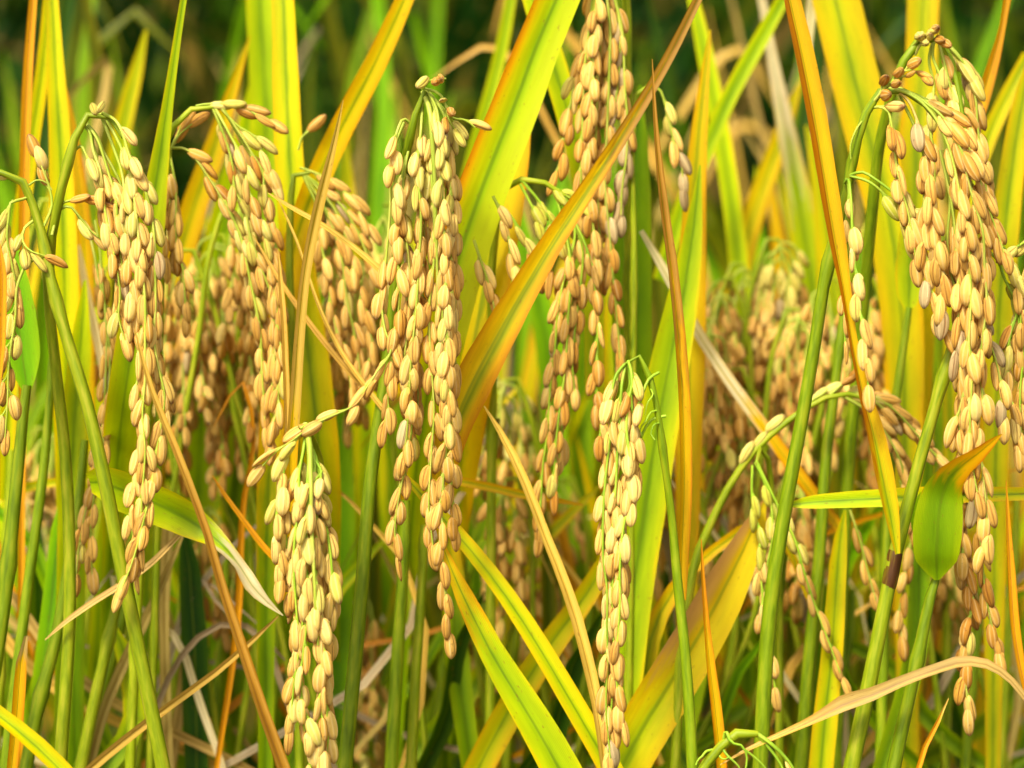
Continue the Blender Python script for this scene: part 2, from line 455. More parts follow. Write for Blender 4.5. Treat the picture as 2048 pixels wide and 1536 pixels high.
def to_ground(P, wend):
    """carries a path that leaves the frame below down to the soil, narrowing like a sheath"""
    e = P[-1]; t = unit(P[-1, :3] - P[-2, :3]); t = np.array([t[0] * .5, t[1] * .5, min(t[2], -.35)])
    rows = []
    q = e[:3].copy()
    for k, (st, f) in enumerate(((.12, .7), (.22, .35), (.0, .2))):
        q = q + t * st if st else np.array([q[0], q[1], -0.01])
        rows.append(np.concatenate([q, [e[3] * (1 - f) * .6 + wend * f + .0], np.zeros(len(e) - 4)]))
        if len(e) > 5: rows[-1][5] = 1.0
        t = np.array([t[0] * .3, t[1] * .3, t[2]])
    return np.vstack([P, rows])


def leaf_rows(pts, d, roll=0.0):
    rows = []
    for q in pts:
        px, py, wpx = q[:3]
        dd = d + (q[3] if len(q) > 3 else 0)
        rl = math.radians(q[4] if len(q) > 4 else roll)
        k = (DIST + dd * MM) / DIST * PX
        rows.append(np.concatenate([at(px, py, dd), [wpx * k / max(.35, math.cos(rl)), rl]]))
    rows = np.array(rows)
    c = np.concatenate([[0], np.cumsum(np.linalg.norm(np.diff(rows[:, :3], axis=0), axis=1))])
    return np.hstack([rows, (c / max(c[-1], 1e-6))[:, None]])


def leaf_path(pts, d, roll=0, up=.14, n=None, root=True):
    P = leaf_rows(pts, d, roll)
    if pts[0][1] <= 0 and up:                                            # tip out of the frame above
        t = unit(P[0, :3] - P[1, :3]); e = P[0]
        bend = np.array([R.uniform(-.25, .25), R.uniform(-.2, .3), -.12])
        ext = [np.concatenate([e[:3] + t * up + bend * up, [.0004, e[4], 0]]), np.concatenate([e[:3] + t * up * .5 + bend * up * .25, [e[3] * .72, e[4], 0]])]
        P = np.vstack([ext, P])
    if root and pts[-1][1] >= 1500:
        P = to_ground(P, .0045)
    ln = np.sum(np.linalg.norm(np.diff(P[:, :3], axis=0), axis=1))
    return spline(P, n or int(np.clip(ln / .004, 24, 110)))


def leaf_mesh(pts, d, m, roll=0, fold=.22, wave=.04, up=0.14, n=None, origin=None, root=True):
    b = MB()
    sweep_leaf(b, leaf_path(pts, d, roll, up, n, root), fold, wave, ph=R.uniform(0, 6))
    return b.mesh('rice_leaf', m, origin)


def leaf(label, d, sty, pts, roll=0, fold=.22, wave=.04, group=None, up=.14, name='rice_leaf', root=True, cat='leaf'):
    m = leafmat(*sty) if isinstance(sty, tuple) else leafmat(sty)
    base = leaf_rows(pts[-1:], d)[0, :3]
    me = leaf_mesh(pts, d, m, roll, fold, wave, up, origin=base, root=root)
    return tag(link(name, me, loc=base), label, cat, group)


def tube_rows(pts, d):
    return np.array([np.concatenate([at(q[0], q[1], d + (q[3] if len(q) > 3 else 0)), [q[2] * PX * .80]]) for q in pts])


def stem_mesh(pts, d, m, nodes=(), ground=True, origin=None, sides=12):
    P = tube_rows(pts, d)
    if ground and pts[-1][1] >= 1500:
        P = to_ground(np.hstack([P, np.zeros((len(P), 1))]), P[-1, 3] * 1.1)[:, :4]
    ln = np.sum(np.linalg.norm(np.diff(P[:, :3], axis=0), axis=1))
    W = spline(P, int(np.clip(ln / .003, 16, 140)))
    r = np.maximum(W[:, 3], 1e-4)
    s = np.linspace(0, ln, len(W))
    if ground and not nodes and pts[-1][1] >= 1500:
        nodes = (R.uniform(pts[0][1] + 60, 1450),)
    for py in nodes:                                                     # swollen joints at these pixel rows
        i = int(np.argmin([abs(proj_y(q) - py) for q in W[:, :3]]))
        r = r * (1 + .30 * np.exp(-((s - s[i]) / .0022) ** 2))
    b = MB()
    sweep_tube(b, W[:, :3], r, sides, .03)
    return b.mesh('stem', m, origin)


def proj_y(q):
    v = ROT.T @ (q - CAM)
    return 768 - v[1] / -v[2] * DIST / PX


def stalk(label, d, mat, pts, nodes=(), group=None, blades=(), extra=()):
    base = at(pts[-1][0], pts[-1][1], d)
    if not blades and not extra:
        return tag(link('rice_stalk', stem_mesh(pts, d, CULM[mat], nodes, origin=base), loc=base), label, 'rice stalk', group)
    root = tag(link('rice_stalk', None, loc=base), label, 'rice stalk', group)
    link('culm', stem_mesh(pts, d, CULM[mat], nodes, origin=base), root)
    for nm, mt, q in extra:
        link(nm, stem_mesh(q, d, CULM[mt], ground=False, origin=base), root)
    for sty, dd, lp, kw in blades:
        m = leafmat(*sty) if isinstance(sty, tuple) else leafmat(sty)
        link('leaf_blade', leaf_mesh(lp, d + dd, m, origin=base, **kw), root)
    return root


# ------------------------------------------------------------------ panicles
def put_grain(parent, base, axis, size, tone, rot, origin, low):
    ax = Vector(axis)
    q = Vector((0, 0, 1)).rotation_difference(ax) @ Quaternion((0, 0, 1), rot)
    o = bpy.data.objects.new('grain', R.choice((GML if low else GM)[tone]))
    o.parent = parent
    o.location = base - origin
    o.rotation_mode = 'QUATERNION'
    o.rotation_quaternion = q
    o.scale = (size * R.uniform(.88, 1.08), size * R.uniform(.88, 1.08), size * R.uniform(.86, 1.07))
    C.objects.link(o)
    return o


def strand(root, origin, pts, d, g0=.12, sp=5.0, size=6.9, tones=('tan',), fw=.0, low=False, bmat='branch', rad=.40, grains=True, off=.46, name='branch', tilt=(3, 13)):
    """a branch of the panicle (one mesh with its pedicels) and the grains along it; pts in pixels, dd in mm"""
    P = np.array([at(q[0], q[1], d + (q[2] if len(q) > 2 else 0)) for q in pts])
    ln = np.sum(np.linalg.norm(np.diff(P, axis=0), axis=1))
    n = int(np.clip(ln / .0016, 8, 110))
    W = spline(P, n)
    T, Sd, Nn = frame(W)
    s = np.linspace(0, ln, n)
    b = MB()
    sweep_tube(b, W, np.linspace(rad, rad * .5, n) * MM, 5 if low else 6)
    todo = []
    back = R.choice((0.1, 0.9, 1.3))                                     # on many branches the grains hang behind the stalk
    if grains:
        x = ln * g0
        k = R.randint(0, 1)
        while x < ln - .001:
            i = int(np.clip(np.searchsorted(s, x), 0, n - 1))
            last = x + sp * MM > ln - .001
            a = (0 if k % 2 else math.pi) + R.uniform(-1.0, 1.0)
            o = math.cos(a) * Sd[i] + math.sin(a) * Nn[i]
            tl = math.radians(R.uniform(*tilt)) * (0.2 if last else 1)
            f = fw if fw > 1 else fw * max(0., 1 - x / ln * 1.6)
            ax = T[i] * math.cos(tl) + o * math.sin(tl) + Nn[i] * f * R.uniform(.5, 1.3)
            ax = unit(ax + np.array([0, 0, -.12]))
            base = W[i] + o * off * MM * (0.1 if last else 1) + T[i] * .0012 - Nn[i] * back * MM
            tone = tones[min(len(tones) - 1, int(x / ln * len(tones)))]
            if isinstance(tone, (tuple, list)): tone = R.choice(tone)
            if R.random() < .09: tone = R.choice(('brown', 'greenish', 'pale', 'grey', 'tan'))
            sz = size * 1.05 * MM * R.uniform(.92, 1.06)
            todo.append((base, ax, sz, tone, R.uniform(0, 6.28)))
            pp = np.array([W[i] - T[i] * .001, W[i] * .5 + base * .5, base + ax * .0003])
            sweep_tube(b, spline(pp, 4), np.array([.26, .24, .28, .38]) * MM, 5)
            x += sp * .85 * MM * R.uniform(.80, 1.18)
            k += 1
    br = link(name, b.mesh(name, CULM[bmat], origin), root)
    for base, ax, sz, tone, rot in todo:
        put_grain(br, base, ax, sz, tone, rot, origin, low)
    return br


def panicle(label, d, strands, culm=None, cmat='green', nodes=(), rachis=None, group=None, fill=0, low=False, **kw):
    first = strands[0][0][0] if isinstance(strands[0], tuple) else strands[0][0]
    org = at(first[0], first[1], d)
    root = tag(link('rice_panicle', None, loc=org), label, 'rice panicle', group)
    if culm: link('stem', stem_mesh(culm, d, CULM[cmat], nodes, origin=org), root)
    if rachis: link('rachis', stem_mesh(rachis, d, CULM['branch'], origin=org, ground=False, sides=8), root)
    for st in strands:
        pts, o = st if isinstance(st, tuple) else (st, {})
        k = dict(kw); k.update(o)
        nf = k.pop('fill', fill)
        nf = sum(R.random() < .62 for _ in range(nf))
        strand(root, org, pts, d, low=low, **k)
        for j in range(nf):
            jx = R.uniform(-9, 9)
            cut = R.uniform(.55, .98)
            m = max(3, int(len(pts) * cut))
            q = [(p_[0] + jx * min(1, i / 3), p_[1] + R.uniform(-8, 8) * min(1, i), (p_[2] if len(p_) > 2 else 0) + min(1, i / 3) * R.uniform(3, 8)) for i, p_ in enumerate(pts[:m])]
            strand(root, org, q, d, low=low, **k)
    return root


def mid_panicle(label, d, x, y, ln, spread=60, n=7, lean=0, tones=('tan',), group=None, side=1, culm=True, **kw):
    """a drooping panicle seen out of focus: neck at (x, y), ln pixels long"""
    st = []
    for i in range(n):
        a = (i / (n - 1) - .5) * 2
        ex = x + lean + a * spread + R.uniform(-14, 14)
        L_ = ln * R.uniform(.55, 1.0) * (1 - .15 * abs(a))
        y0 = y + R.uniform(0, 40)
        pts = []
        for t in (0, .15, .4, .7, 1):
            f = t ** .55
            pts.append((x + (ex - x) * f + R.uniform(-7, 7) * (t > 0), y0 + L_ * (t ** 1.05) - 18 * math.sin(min(1, t * 3) * 3.1), R.uniform(-9, 9) * t))
        st.append(pts)
    cu = None
    if culm:
        sw = R.uniform(50, 260)
        cu = [(x, y, 5), (x - side * 14, y - 14, 6), (x - side * 36, y + 30, 7), (x - side * (40 + sw * .3), y + 300, 8), (x - side * (50 + sw), 1560, 9)]
    return panicle(label, d, st, culm=cu, group=group, tones=tones, low=True, **kw)


# ================================================================== the setting
def soil():
    m, t = newmat('soil')
    L = t.links
    n1 = N(t, 'ShaderNodeTexNoise', i_Scale=14.0, i_Detail=8.0); tc = N(t, 'ShaderNodeTexCoord'); L.new(tc.outputs['Object'], n1.inputs['Vector'])
    c = ramp(t, n1.outputs[0], [(.3, (52, 40, 26)), (.7, (96, 76, 48))])
    bp = N(t, 'ShaderNodeBump', i_Strength=.8, i_Distance=.02); L.new(n1.outputs[0], bp.inputs['Height'])
    p = N(t, 'ShaderNodeBsdfPrincipled', i_Roughness=.8); L.new(c, p.inputs['Base Color']); L.new(bp.outputs[0], p.inputs['Normal'])
    o = N(t, 'ShaderNodeOutputMaterial'); L.new(p.outputs[0], o.inputs[0])
    g = np.concatenate([np.linspace(-150, -3, 12), np.linspace(-2.5, 2.5, 26), np.linspace(3, 150, 12)])
    X, Y = np.meshgrid(g, g + 1.0)
    Z = 0.012 * np.sin(X * 5.1) * np.cos(Y * 4.3)
    V = np.stack([X, Y, Z], -1)
    b = MB(); U = V[..., :2] * .1
    b.grid(V, U, U)
    me = b.mesh('ground', m)
    tag(link('ground', me), 'dark brown soil of the rice field under the plants', 'ground', kind='structure')


soil()
# ================================================================== panicles in focus
TAN = ('tan',)
PG = (('greenish', 'pale', 'greenish'), ('pale', 'tan', 'tan'), ('tan', 'tan', 'pale'), ('tan',))
panicle('long golden rice panicle hanging in the centre, brown crown grains over a kinked green neck', 0, [
    ([(852, 180, 2), (872, 215, -4), (882, 300, -8), (885, 420, -9), (893, 560, -10), (893, 700, -10), (897, 820, -10), (888, 940, -9), (882, 1040, -9), (884, 1130, -8), (893, 1210, -7), (898, 1268, -6)], dict(g0=.07, fill=1)),
    ([(855, 180, 4), (888, 230, 0), (900, 340, 0), (904, 460, -3), (906, 580, -3), (904, 700, -3), (904, 800, -3), (904, 900, -2), (904, 1000, -2), (908, 1060, 0)], dict(g0=.1, fill=1)),
    ([(850, 182, 4), (868, 240, -1), (862, 320, -3), (868, 420, -4), (868, 520, -4), (858, 620, -4), (862, 720, -4), (868, 820, -3), (862, 920, -2), (858, 1020, -2), (866, 1090, -1)], dict(g0=.1, fill=1)),
    ([(846, 186, 4), (842, 260, -2), (835, 340, -5), (842, 430, -6), (838, 520, -6), (832, 620, -7), (822, 720, -7), (818, 800, -6), (812, 880, -5), (806, 920, -4)], dict(g0=.12, fill=1)),
    ([(828, 255, 3), (808, 238, 1), (794, 265, -1), (788, 330, -2), (796, 420, -2), (793, 500, -2), (798, 600, -3), (790, 680, -3), (782, 740, -3), (772, 830, -2), (766, 870, -2)], dict(g0=.08, fill=0)),
    ([(828, 265, 5), (815, 310, 2), (806, 380, 0), (812, 470, 0), (820, 560, -1), (815, 660, -1), (808, 740, -1), (824, 830, -1), (812, 930, 0), (795, 1010, 0), (790, 1070, 0), (796, 1108, 0)], dict(g0=.10, fill=1)),
    ([(808, 245, 4), (786, 300, 2), (780, 420, 1), (772, 520, 0), (763, 600, 0), (770, 660, -2), (782, 700, -4), (752, 746, -6), (730, 780, -7), (705, 812, -8), (666, 831, -9), (625, 850, -10), (586, 880, -11), (550, 905, -11), (525, 932, -11)], dict(g0=.32, sp=5.4, off=.6, tilt=(2, 10), tones=('tan',))),
    ([(846, 184, 3), (862, 230, 2), (856, 330, 3), (848, 420, 4), (846, 540, 4), (842, 620, 4), (830, 720, 4), (836, 800, 4), (822, 880, 4)], dict(g0=.12)),
    ([(845, 178, 2), (849, 168, 0), (858, 162, -2), (870, 159, -3), (892, 157, -4)], dict(g0=.25, sp=2.6, size=5.6, fw=2.4, tones=(('greenish', 'brown'),), off=.8)),
    ([(850, 178, 2), (872, 184, 0), (886, 196, -2), (892, 214, -3), (898, 240, -3), (912, 262, -2)], dict(g0=.3, sp=3.0, size=6, fw=1.8, tones=(('greenish', 'brown'),), off=.8)),
    ([(852, 180, 3), (885, 215, 2), (905, 236, 2), (930, 240, 2), (950, 255, 2)], dict(g0=.5, sp=4, size=6, tones=('greenish',), off=.6)),
], culm=[(850, 182, 6), (835, 215, 8), (824, 260, 9), (808, 330, 10, 6), (798, 450, 12, 12), (785, 620, 13, 16), (764, 800, 15, 18), (745, 930, 17, 18), (722, 1200, 18, 16), (690, 1545, 19, 14)], cmat='deep', nodes=(258,),
    rachis=[(845, 184, 5, 2), (858, 215, 7, -3), (866, 300, 6, -5), (872, 450, 4, -5), (876, 620, 3, -4)], tones=PG, sp=4.9, fw=.25)

panicle('pale cream rice panicle at lower centre, caught under a slanting string of grains', -10, [
    ([(608, 868, 2), (590, 880, 1), (573, 900, 0), (566, 960, -1), (553, 1020, -2), (556, 1090, -2), (562, 1140, -2), (556, 1172, -2)], dict(g0=.12)),
    ([(612, 860, 2), (606, 904, 0), (598, 950, -1), (600, 1010, -2), (590, 1070, -3), (588, 1140, -3), (592, 1210, -3), (598, 1290, -3), (588, 1370, -2), (581, 1440, -2)], dict(g0=.10, fill=1)),
    ([(614, 860, 2), (620, 920, -2), (616, 1000, -5), (610, 1080, -6), (612, 1160, -6), (614, 1240, -6), (606, 1310, -6), (604, 1390, -5), (618, 1460, -5), (622, 1540, -4), (625, 1600, -4)], dict(g0=.14, fill=1)),
    ([(614, 860, 3), (630, 930, 0), (628, 990, -2), (636, 1080, -3), (632, 1160, -4), (640, 1240, -5), (646, 1320, -5), (641, 1400, -5), (643, 1480, -4), (640, 1570, -4)], dict(g0=.10, fill=1)),
    ([(616, 880, 3), (632, 915, 1), (640, 980, 0), (652, 1050, 0), (662, 1120, -1), (664, 1190, -1), (658, 1260, -1), (652, 1340, -1), (654, 1420, 0), (656, 1500, 0), (652, 1570, 0)], dict(g0=.06, fill=1)),
    ([(614, 880, 4), (600, 930, 2), (580, 975, 1), (570, 1040, 0), (576, 1110, 0), (584, 1180, 0), (600, 1280, 2)], dict(g0=.16)),
    ([(616, 900, 2), (640, 950, -2), (630, 960, -3), (636, 985, -3)], dict(g0=.5, sp=3.5, size=6, tones=('pale',))),
    ([(611, 850, 0), (600, 858, -1), (597, 852, -2)], dict(grains=False, rad=.3)),
], rachis=[(611, 848, 8, 3), (618, 880, 8, 0), (621, 940, 6, -4), (623, 1040, 5, -6), (630, 1180, 4, -7), (636, 1290, 3, -6)],
    culm=[(611, 848, 7, 4), (616, 862, 8, 9), (634, 900, 10, 16), (648, 1000, 12, 22), (652, 1200, 13, 26), (650, 1550, 14, 28)],
    tones=(('pale', 'greenish', 'greenish'), ('pale', 'pale', 'greenish'), ('pale', 'tan'), ('pale', 'tan')), bmat='fresh', sp=4.9, size=7.2, fw=.2)

panicle('rice panicle drooping from a bare green arch above the twisted white-tipped leaf', -4, [
    ([(205, 226, 0), (232, 242, -3), (248, 275, -5), (258, 310, -6), (282, 350, -6), (292, 385, -6), (302, 425, -5), (308, 470, -5), (310, 540, -4), (311, 610, -4), (308, 680, -4), (318, 740, -4), (329, 790, -4), (322, 850, -4), (310, 920, -5), (302, 980, -6), (285, 1050, -7), (272, 1100, -8), (255, 1150, -8), (243, 1178, -8)], dict(g0=.05)),
    ([(205, 226, 1), (240, 290, -2), (262, 350, -4), (272, 430, -6), (282, 520, -7), (290, 600, -7), (290, 680, -7), (290, 760, -7), (285, 830, -7), (290, 900, -7), (285, 980, -7), (282, 1050, -6), (283, 1104, -6)], dict(g0=.10, fill=1)),
    ([(200, 226, 2), (225, 290, 0), (245, 350, -2), (250, 420, -4), (256, 490, -5), (262, 560, -5), (264, 630, -5), (278, 700, -5), (275, 780, -5), (282, 860, -4), (272, 940, -4), (262, 1010, -4), (266, 1080, -3), (270, 1125, -3)], dict(g0=.16, fill=1)),
    ([(160, 245, 2), (178, 262, 1), (186, 300, 0), (200, 340, -1), (206, 400, -2), (218, 460, -3), (230, 520, -4), (240, 580, -4), (238, 640, -4), (250, 680, -4)], dict(g0=.15, fill=1)),
    ([(165, 240, 3), (190, 270, 1), (215, 340, 0), (232, 400, -1), (234, 470, -2), (245, 540, -2), (242, 600, -2), (255, 660, -2)], dict(g0=.3, fill=1)),
    ([(170, 238, 3), (205, 300, 2), (238, 360, 1), (262, 430, 1), (288, 500, 0), (302, 570, 0), (304, 650, 0), (312, 720, 0), (328, 770, 0)], dict(g0=.3)),
    ([(190, 222, 0), (186, 214, -2), (182, 206, -3)], dict(g0=.5, sp=4, size=5, fw=2, tones=('greenish',), off=.2)),
    ([(195, 222, 0), (200, 215, -2), (207, 208, -3)], dict(g0=.5, sp=4, size=5, fw=2, tones=('greenish',), off=.2)),
    ([(150, 300, 2), (162, 292, 1), (170, 305, 0), (176, 320, -1)], dict(g0=.7, sp=5, tones=('greenish',), off=.2)),
], culm=[(245, 275, 4, -2), (215, 232, 6, 0), (188, 222, 8), (160, 254, 10), (138, 320, 11), (116, 410, 12, 2), (99, 500, 13, 6), (96, 570, 13, 12), (110, 720, 14, 18), (130, 900, 15, 22), (140, 1200, 16, 24), (120, 1550, 17, 24)], cmat='green', nodes=(340, 500), tones=PG, sp=4.8, size=7.0, fw=.15)

panicle('cut-off rice panicle at the left border with upright brown grains on its arched green stem', -2, [
    ([(88, 452, 0), (104, 410, 0), (98, 372, 0), (86, 340, -1), (76, 312, -1), (72, 295, -1)], dict(g0=.45, sp=4.6, size=6.4, tones=('brown',), off=.5, tilt=(2, 10))),
    ([(104, 470, 0), (118, 420, 1), (128, 404, 0), (146, 400, -1), (168, 402, -1), (186, 405, -1)], dict(g0=.5, sp=3.8, size=6, tones=(('greenish', 'brown'),), off=.6)),
    ([(118, 420, 1), (138, 412, 0), (158, 432, 0), (178, 458, 0), (196, 474, 0)], dict(g0=.4, sp=4.2, size=6.4, tones=('greenish', 'tan'), off=.6)),
    ([(56, 395, 0), (40, 400, -2), (22, 405, -3), (18, 430, -3), (14, 470, -3), (22, 520, -3), (30, 560, -3)], dict(g0=.2, sp=3.6, tones=(('greenish', 'tan'),))),
    ([(92, 520, 0), (60, 522, -2), (38, 560, -3), (30, 640, -3), (18, 720, -3), (15, 800, -3), (10, 875, -3)], dict(g0=.18, tones=(('greenish', 'tan'), 'tan'), off=1.2)),
    ([(70, 440, 1), (50, 455, -1), (45, 480, -2), (58, 500, -3), (78, 508, -3)], dict(g0=.2, sp=3.4, size=6, fw=.8, tones=(('greenish', 'brown'),))),
    ([(40, 362, 0), (20, 356, 0), (5, 352, 0)], dict(g0=.3, sp=4, tones=('greenish',))),
    ([(-30, 480, 0), (-10, 520, -1), (4, 580, -2), (-2, 660, -2), (2, 760, -2)], dict(g0=.1)),
    ([(58, 370, 0), (75, 360, 0), (92, 365, 0), (104, 380, 0)], dict(grains=False, rad=.3)),
], culm=[(-40, 372, 6), (-8, 348, 8), (14, 344, 9), (46, 364, 11), (68, 415, 11), (86, 478, 12), (100, 550, 13, -1), (135, 680, 15, -2), (172, 800, 16, -3), (203, 930, 17, -3), (247, 1150, 18, -2), (282, 1320, 18, -1), (328, 1545, 19)], cmat='green', nodes=(372, 500, 590), tones=TAN, sp=4.9, fw=.2)

panicle('slender cream rice panicle under a thin dark hooked stem, right of the centre', -6, [
    ([(1256, 722, 0), (1262, 740, -2), (1264, 765, -3), (1256, 805, -4), (1253, 860, -5), (1260, 920, -6), (1260, 990, -6), (1246, 1060, -6), (1240, 1130, -6), (1240, 1200, -6), (1236, 1270, -6), (1231, 1330, -5), (1238, 1400, -4), (1245, 1440, -4)], dict(g0=.03, fill=1)),
    ([(1250, 728, 0), (1235, 745, -1), (1223, 790, -2), (1222, 850, -3), (1216, 910, -4), (1209, 980, -4), (1206, 1050, -4), (1206, 1110, -4), (1214, 1180, -4), (1214, 1250, -4), (1215, 1330, -4), (1212, 1400, -3), (1215, 1460, -3), (1220, 1510, -3), (1221, 1548, -3)], dict(g0=.03, fill=1)),
    ([(1252, 726, 1), (1245, 760, -1), (1240, 830, -2), (1235, 900, -3), (1232, 970, -4), (1226, 1040, -4), (1228, 1110, -4), (1225, 1180, -4), (1226, 1260, -3), (1230, 1330, -3), (1224, 1400, -2), (1220, 1480, -2)], dict(g0=.08, fill=0)),
    ([(1318, 745, 0), (1300, 756, -1), (1286, 785, -2), (1274, 820, -3), (1272, 870, -3), (1268, 930, -3), (1264, 975, -3)], dict(g0=.25, tones=('pale', 'tan'))),
    ([(1332, 832, 0), (1305, 838, 0), (1286, 865, 0), (1276, 910, 0), (1272, 955, 0)], dict(g0=.6, tones=('greenish', 'tan'))),
    ([(1256, 724, 2), (1262, 790, 1), (1266, 860, 0), (1256, 930, 0), (1248, 1000, 0), (1238, 1080, 0), (1245, 1150, 0)], dict(g0=.12)),
    ([(1318, 820, 0), (1300, 826, -2), (1292, 842, -3), (1280, 858, -3), (1284, 872, -3)], dict(grains=False, rad=.28)),
    ([(1322, 846, 0), (1308, 850, -2), (1302, 868, -2), (1310, 880, -3)], dict(grains=False, rad=.28)),
    ([(1300, 775, 0), (1306, 790, -2), (1296, 804, -3), (1290, 830, -3)], dict(grains=False, rad=.25)),
], culm=[(1250, 728, 4), (1255, 712, 5), (1268, 703, 5), (1284, 722, 6), (1302, 762, 7), (1316, 830, 8), (1330, 930, 9, 1), (1342, 1020, 10, 3), (1354, 1150, 12, 4), (1370, 1300, 13, 4), (1386, 1545, 15, 4)], cmat='deep', nodes=(760, 905),
    tones=(('pale', 'greenish'), ('pale', 'tan', 'pale'), ('pale', 'tan'), 'tan'), bmat='fresh', sp=4.7, size=6.9, fw=.25)

BR = (('brown', 'tan'), 'tan', 'tan', 'tan')
panicle('big heavy rice panicle with a brown-grained crest, arching in front of its blurred twin', -2, [
    ([(1742, 208, 0), (1752, 198, -1), (1764, 182, -2), (1782, 166, -3), (1800, 152, -4), (1818, 138, -4), (1838, 150, -4)], dict(g0=.06, sp=2.5, size=5.8, fw=1.8, tones=('brown',), off=1.0)),
    ([(1748, 215, 0), (1762, 214, -2), (1776, 222, -3), (1782, 245, -4), (1786, 270, -4), (1790, 300, -4), (1793, 335, -4), (1805, 380, -4), (1815, 420, -4), (1825, 470, -4), (1832, 520, -4)], dict(g0=.04, sp=4.0, tones=('brown', 'tan', 'tan'), off=.5, fw=.5)),
    ([(1790, 178, 0), (1815, 200, -2), (1834, 240, -4), (1848, 290, -5), (1855, 340, -6), (1859, 390, -6), (1868, 440, -6), (1876, 500, -6), (1885, 560, -5), (1882, 620, -5)], dict(g0=.15, bmat='strawb', tones=(('grey', 'tan', 'tan'), 'tan'))),
    ([(1778, 176, 0), (1822, 190, -3), (1860, 222, -5), (1886, 265, -7), (1905, 320, -8), (1920, 390, -9), (1934, 460, -10), (1940, 530, -10), (1942, 600, -10), (1938, 680, -10), (1944, 760, -10), (1940, 830, -10), (1942, 890, -10), (1950, 960, -9), (1955, 985, -9)], dict(g0=.26, fill=1)),
    ([(1785, 174, 0), (1850, 205, -4), (1890, 240, -7), (1908, 272, -8), (1926, 310, -9), (1936, 360, -9), (1950, 410, -9), (1965, 460, -9), (1969, 530, -8), (1973, 600, -8), (1965, 680, -8), (1960, 740, -8), (1965, 800, -8), (1955, 860, -8), (1965, 940, -8), (1972, 1010, -8), (1972, 1070, -8), (1966, 1095, -8)], dict(g0=.10, fill=1)),
    ([(1790, 172, 1), (1878, 215, -1), (1918, 260, -3), (1944, 310, -4), (1963, 370, -4), (1982, 430, -4), (2000, 480, -4), (2010, 515, -4)], dict(g0=.12)),
    ([(1800, 190, 1), (1845, 300, -1), (1848, 400, -2), (1850, 480, -3), (1856, 560, -3), (1870, 610, -3), (1888, 650, -3)], dict(g0=.3)),
    ([(1880, 300, 1), (1905, 420, -2), (1916, 540, -4), (1920, 620, -5), (1916, 700, -5), (1926, 780, -5), (1916, 850, -5), (1928, 900, -4)], dict(g0=.25, fill=1, tones=('tan', 'tan', 'tan'))),
    ([(1888, 300, 1), (1900, 400, 0), (1895, 480, -1), (1905, 560, -2), (1955, 640, -2), (1985, 700, -2), (2000, 760, -2), (2005, 830, -2)], dict(g0=.3, tones=('tan', ('tan', 'tan', 'grey')))),
    ([(1690, 366, 2), (1694, 358, 0), (1698, 385, -2), (1694, 425, -2), (1700, 470, -2), (1694, 520, -2), (1692, 580, -2), (1688, 640, -2), (1690, 672, -2)], dict(g0=.15, sp=5.4, size=6.2, tones=('pale', 'tan'), bmat='fresh')),
    ([(1690, 366, 2), (1697, 360, -3), (1702, 400, -6), (1705, 470, -8), (1712, 550, -9), (1720, 620, -11), (1728, 680, -13), (1734, 740, -15), (1740, 800, -16)], dict(g0=.25, sp=6.6, size=7.4, tones=('pale', 'tan'), bmat='fresh')),
    ([(1700, 350, 2), (1725, 344, 0), (1750, 358, -1), (1780, 380, -2), (1805, 402, -2), (1830, 430, -2), (1838, 480, -2)], dict(g0=.35, sp=4.6, tones=('green', 'greenish', 'tan'), bmat='fresh', size=7)),
    ([(1700, 352, 2), (1735, 362, 0), (1775, 395, 0), (1800, 430, 0), (1815, 470, 0)], dict(g0=.4, sp=4.6, tones=('green', 'greenish'), bmat='fresh', size=7)),
    ([(1730, 235, 0), (1712, 260, -1), (1700, 300, -1), (1702, 318, -1)], dict(grains=False, rad=.3)),
], culm=[(1880, 250, 4, -5), (1850, 212, 5, -3), (1815, 186, 7, -1), (1780, 174, 8), (1752, 190, 10), (1732, 228, 11), (1708, 310, 11, 2), (1692, 385, 12, 4), (1668, 480, 13, 5), (1652, 550, 15, 6), (1628, 700, 16, 8), (1602, 850, 17, 10), (1572, 1010, 18, 12), (1545, 1180, 19, 14), (1520, 1545, 20, 16)], cmat='deep', nodes=(318, 520),
    tones=BR, sp=5.0, size=7.6, fw=.12)

panicle('hanging lower tassel of rice grains below the horizontal leaf, beside the broad green drooping leaf', 12, [
    ([(1925, 860, 0), (1922, 950, 0), (1922, 1050, 0), (1930, 1130, -1), (1944, 1200, -1), (1934, 1280, -1), (1931, 1350, 0), (1936, 1420, 0)], dict(g0=.05, fill=2)),
    ([(1945, 880, 0), (1950, 1000, -2), (1963, 1100, -2), (1970, 1180, -2), (1984, 1250, -1), (1994, 1290, -1)], dict(g0=.1, fill=1)),
], tones=(('tan', 'brown'),), sp=4.8, size=7.2)

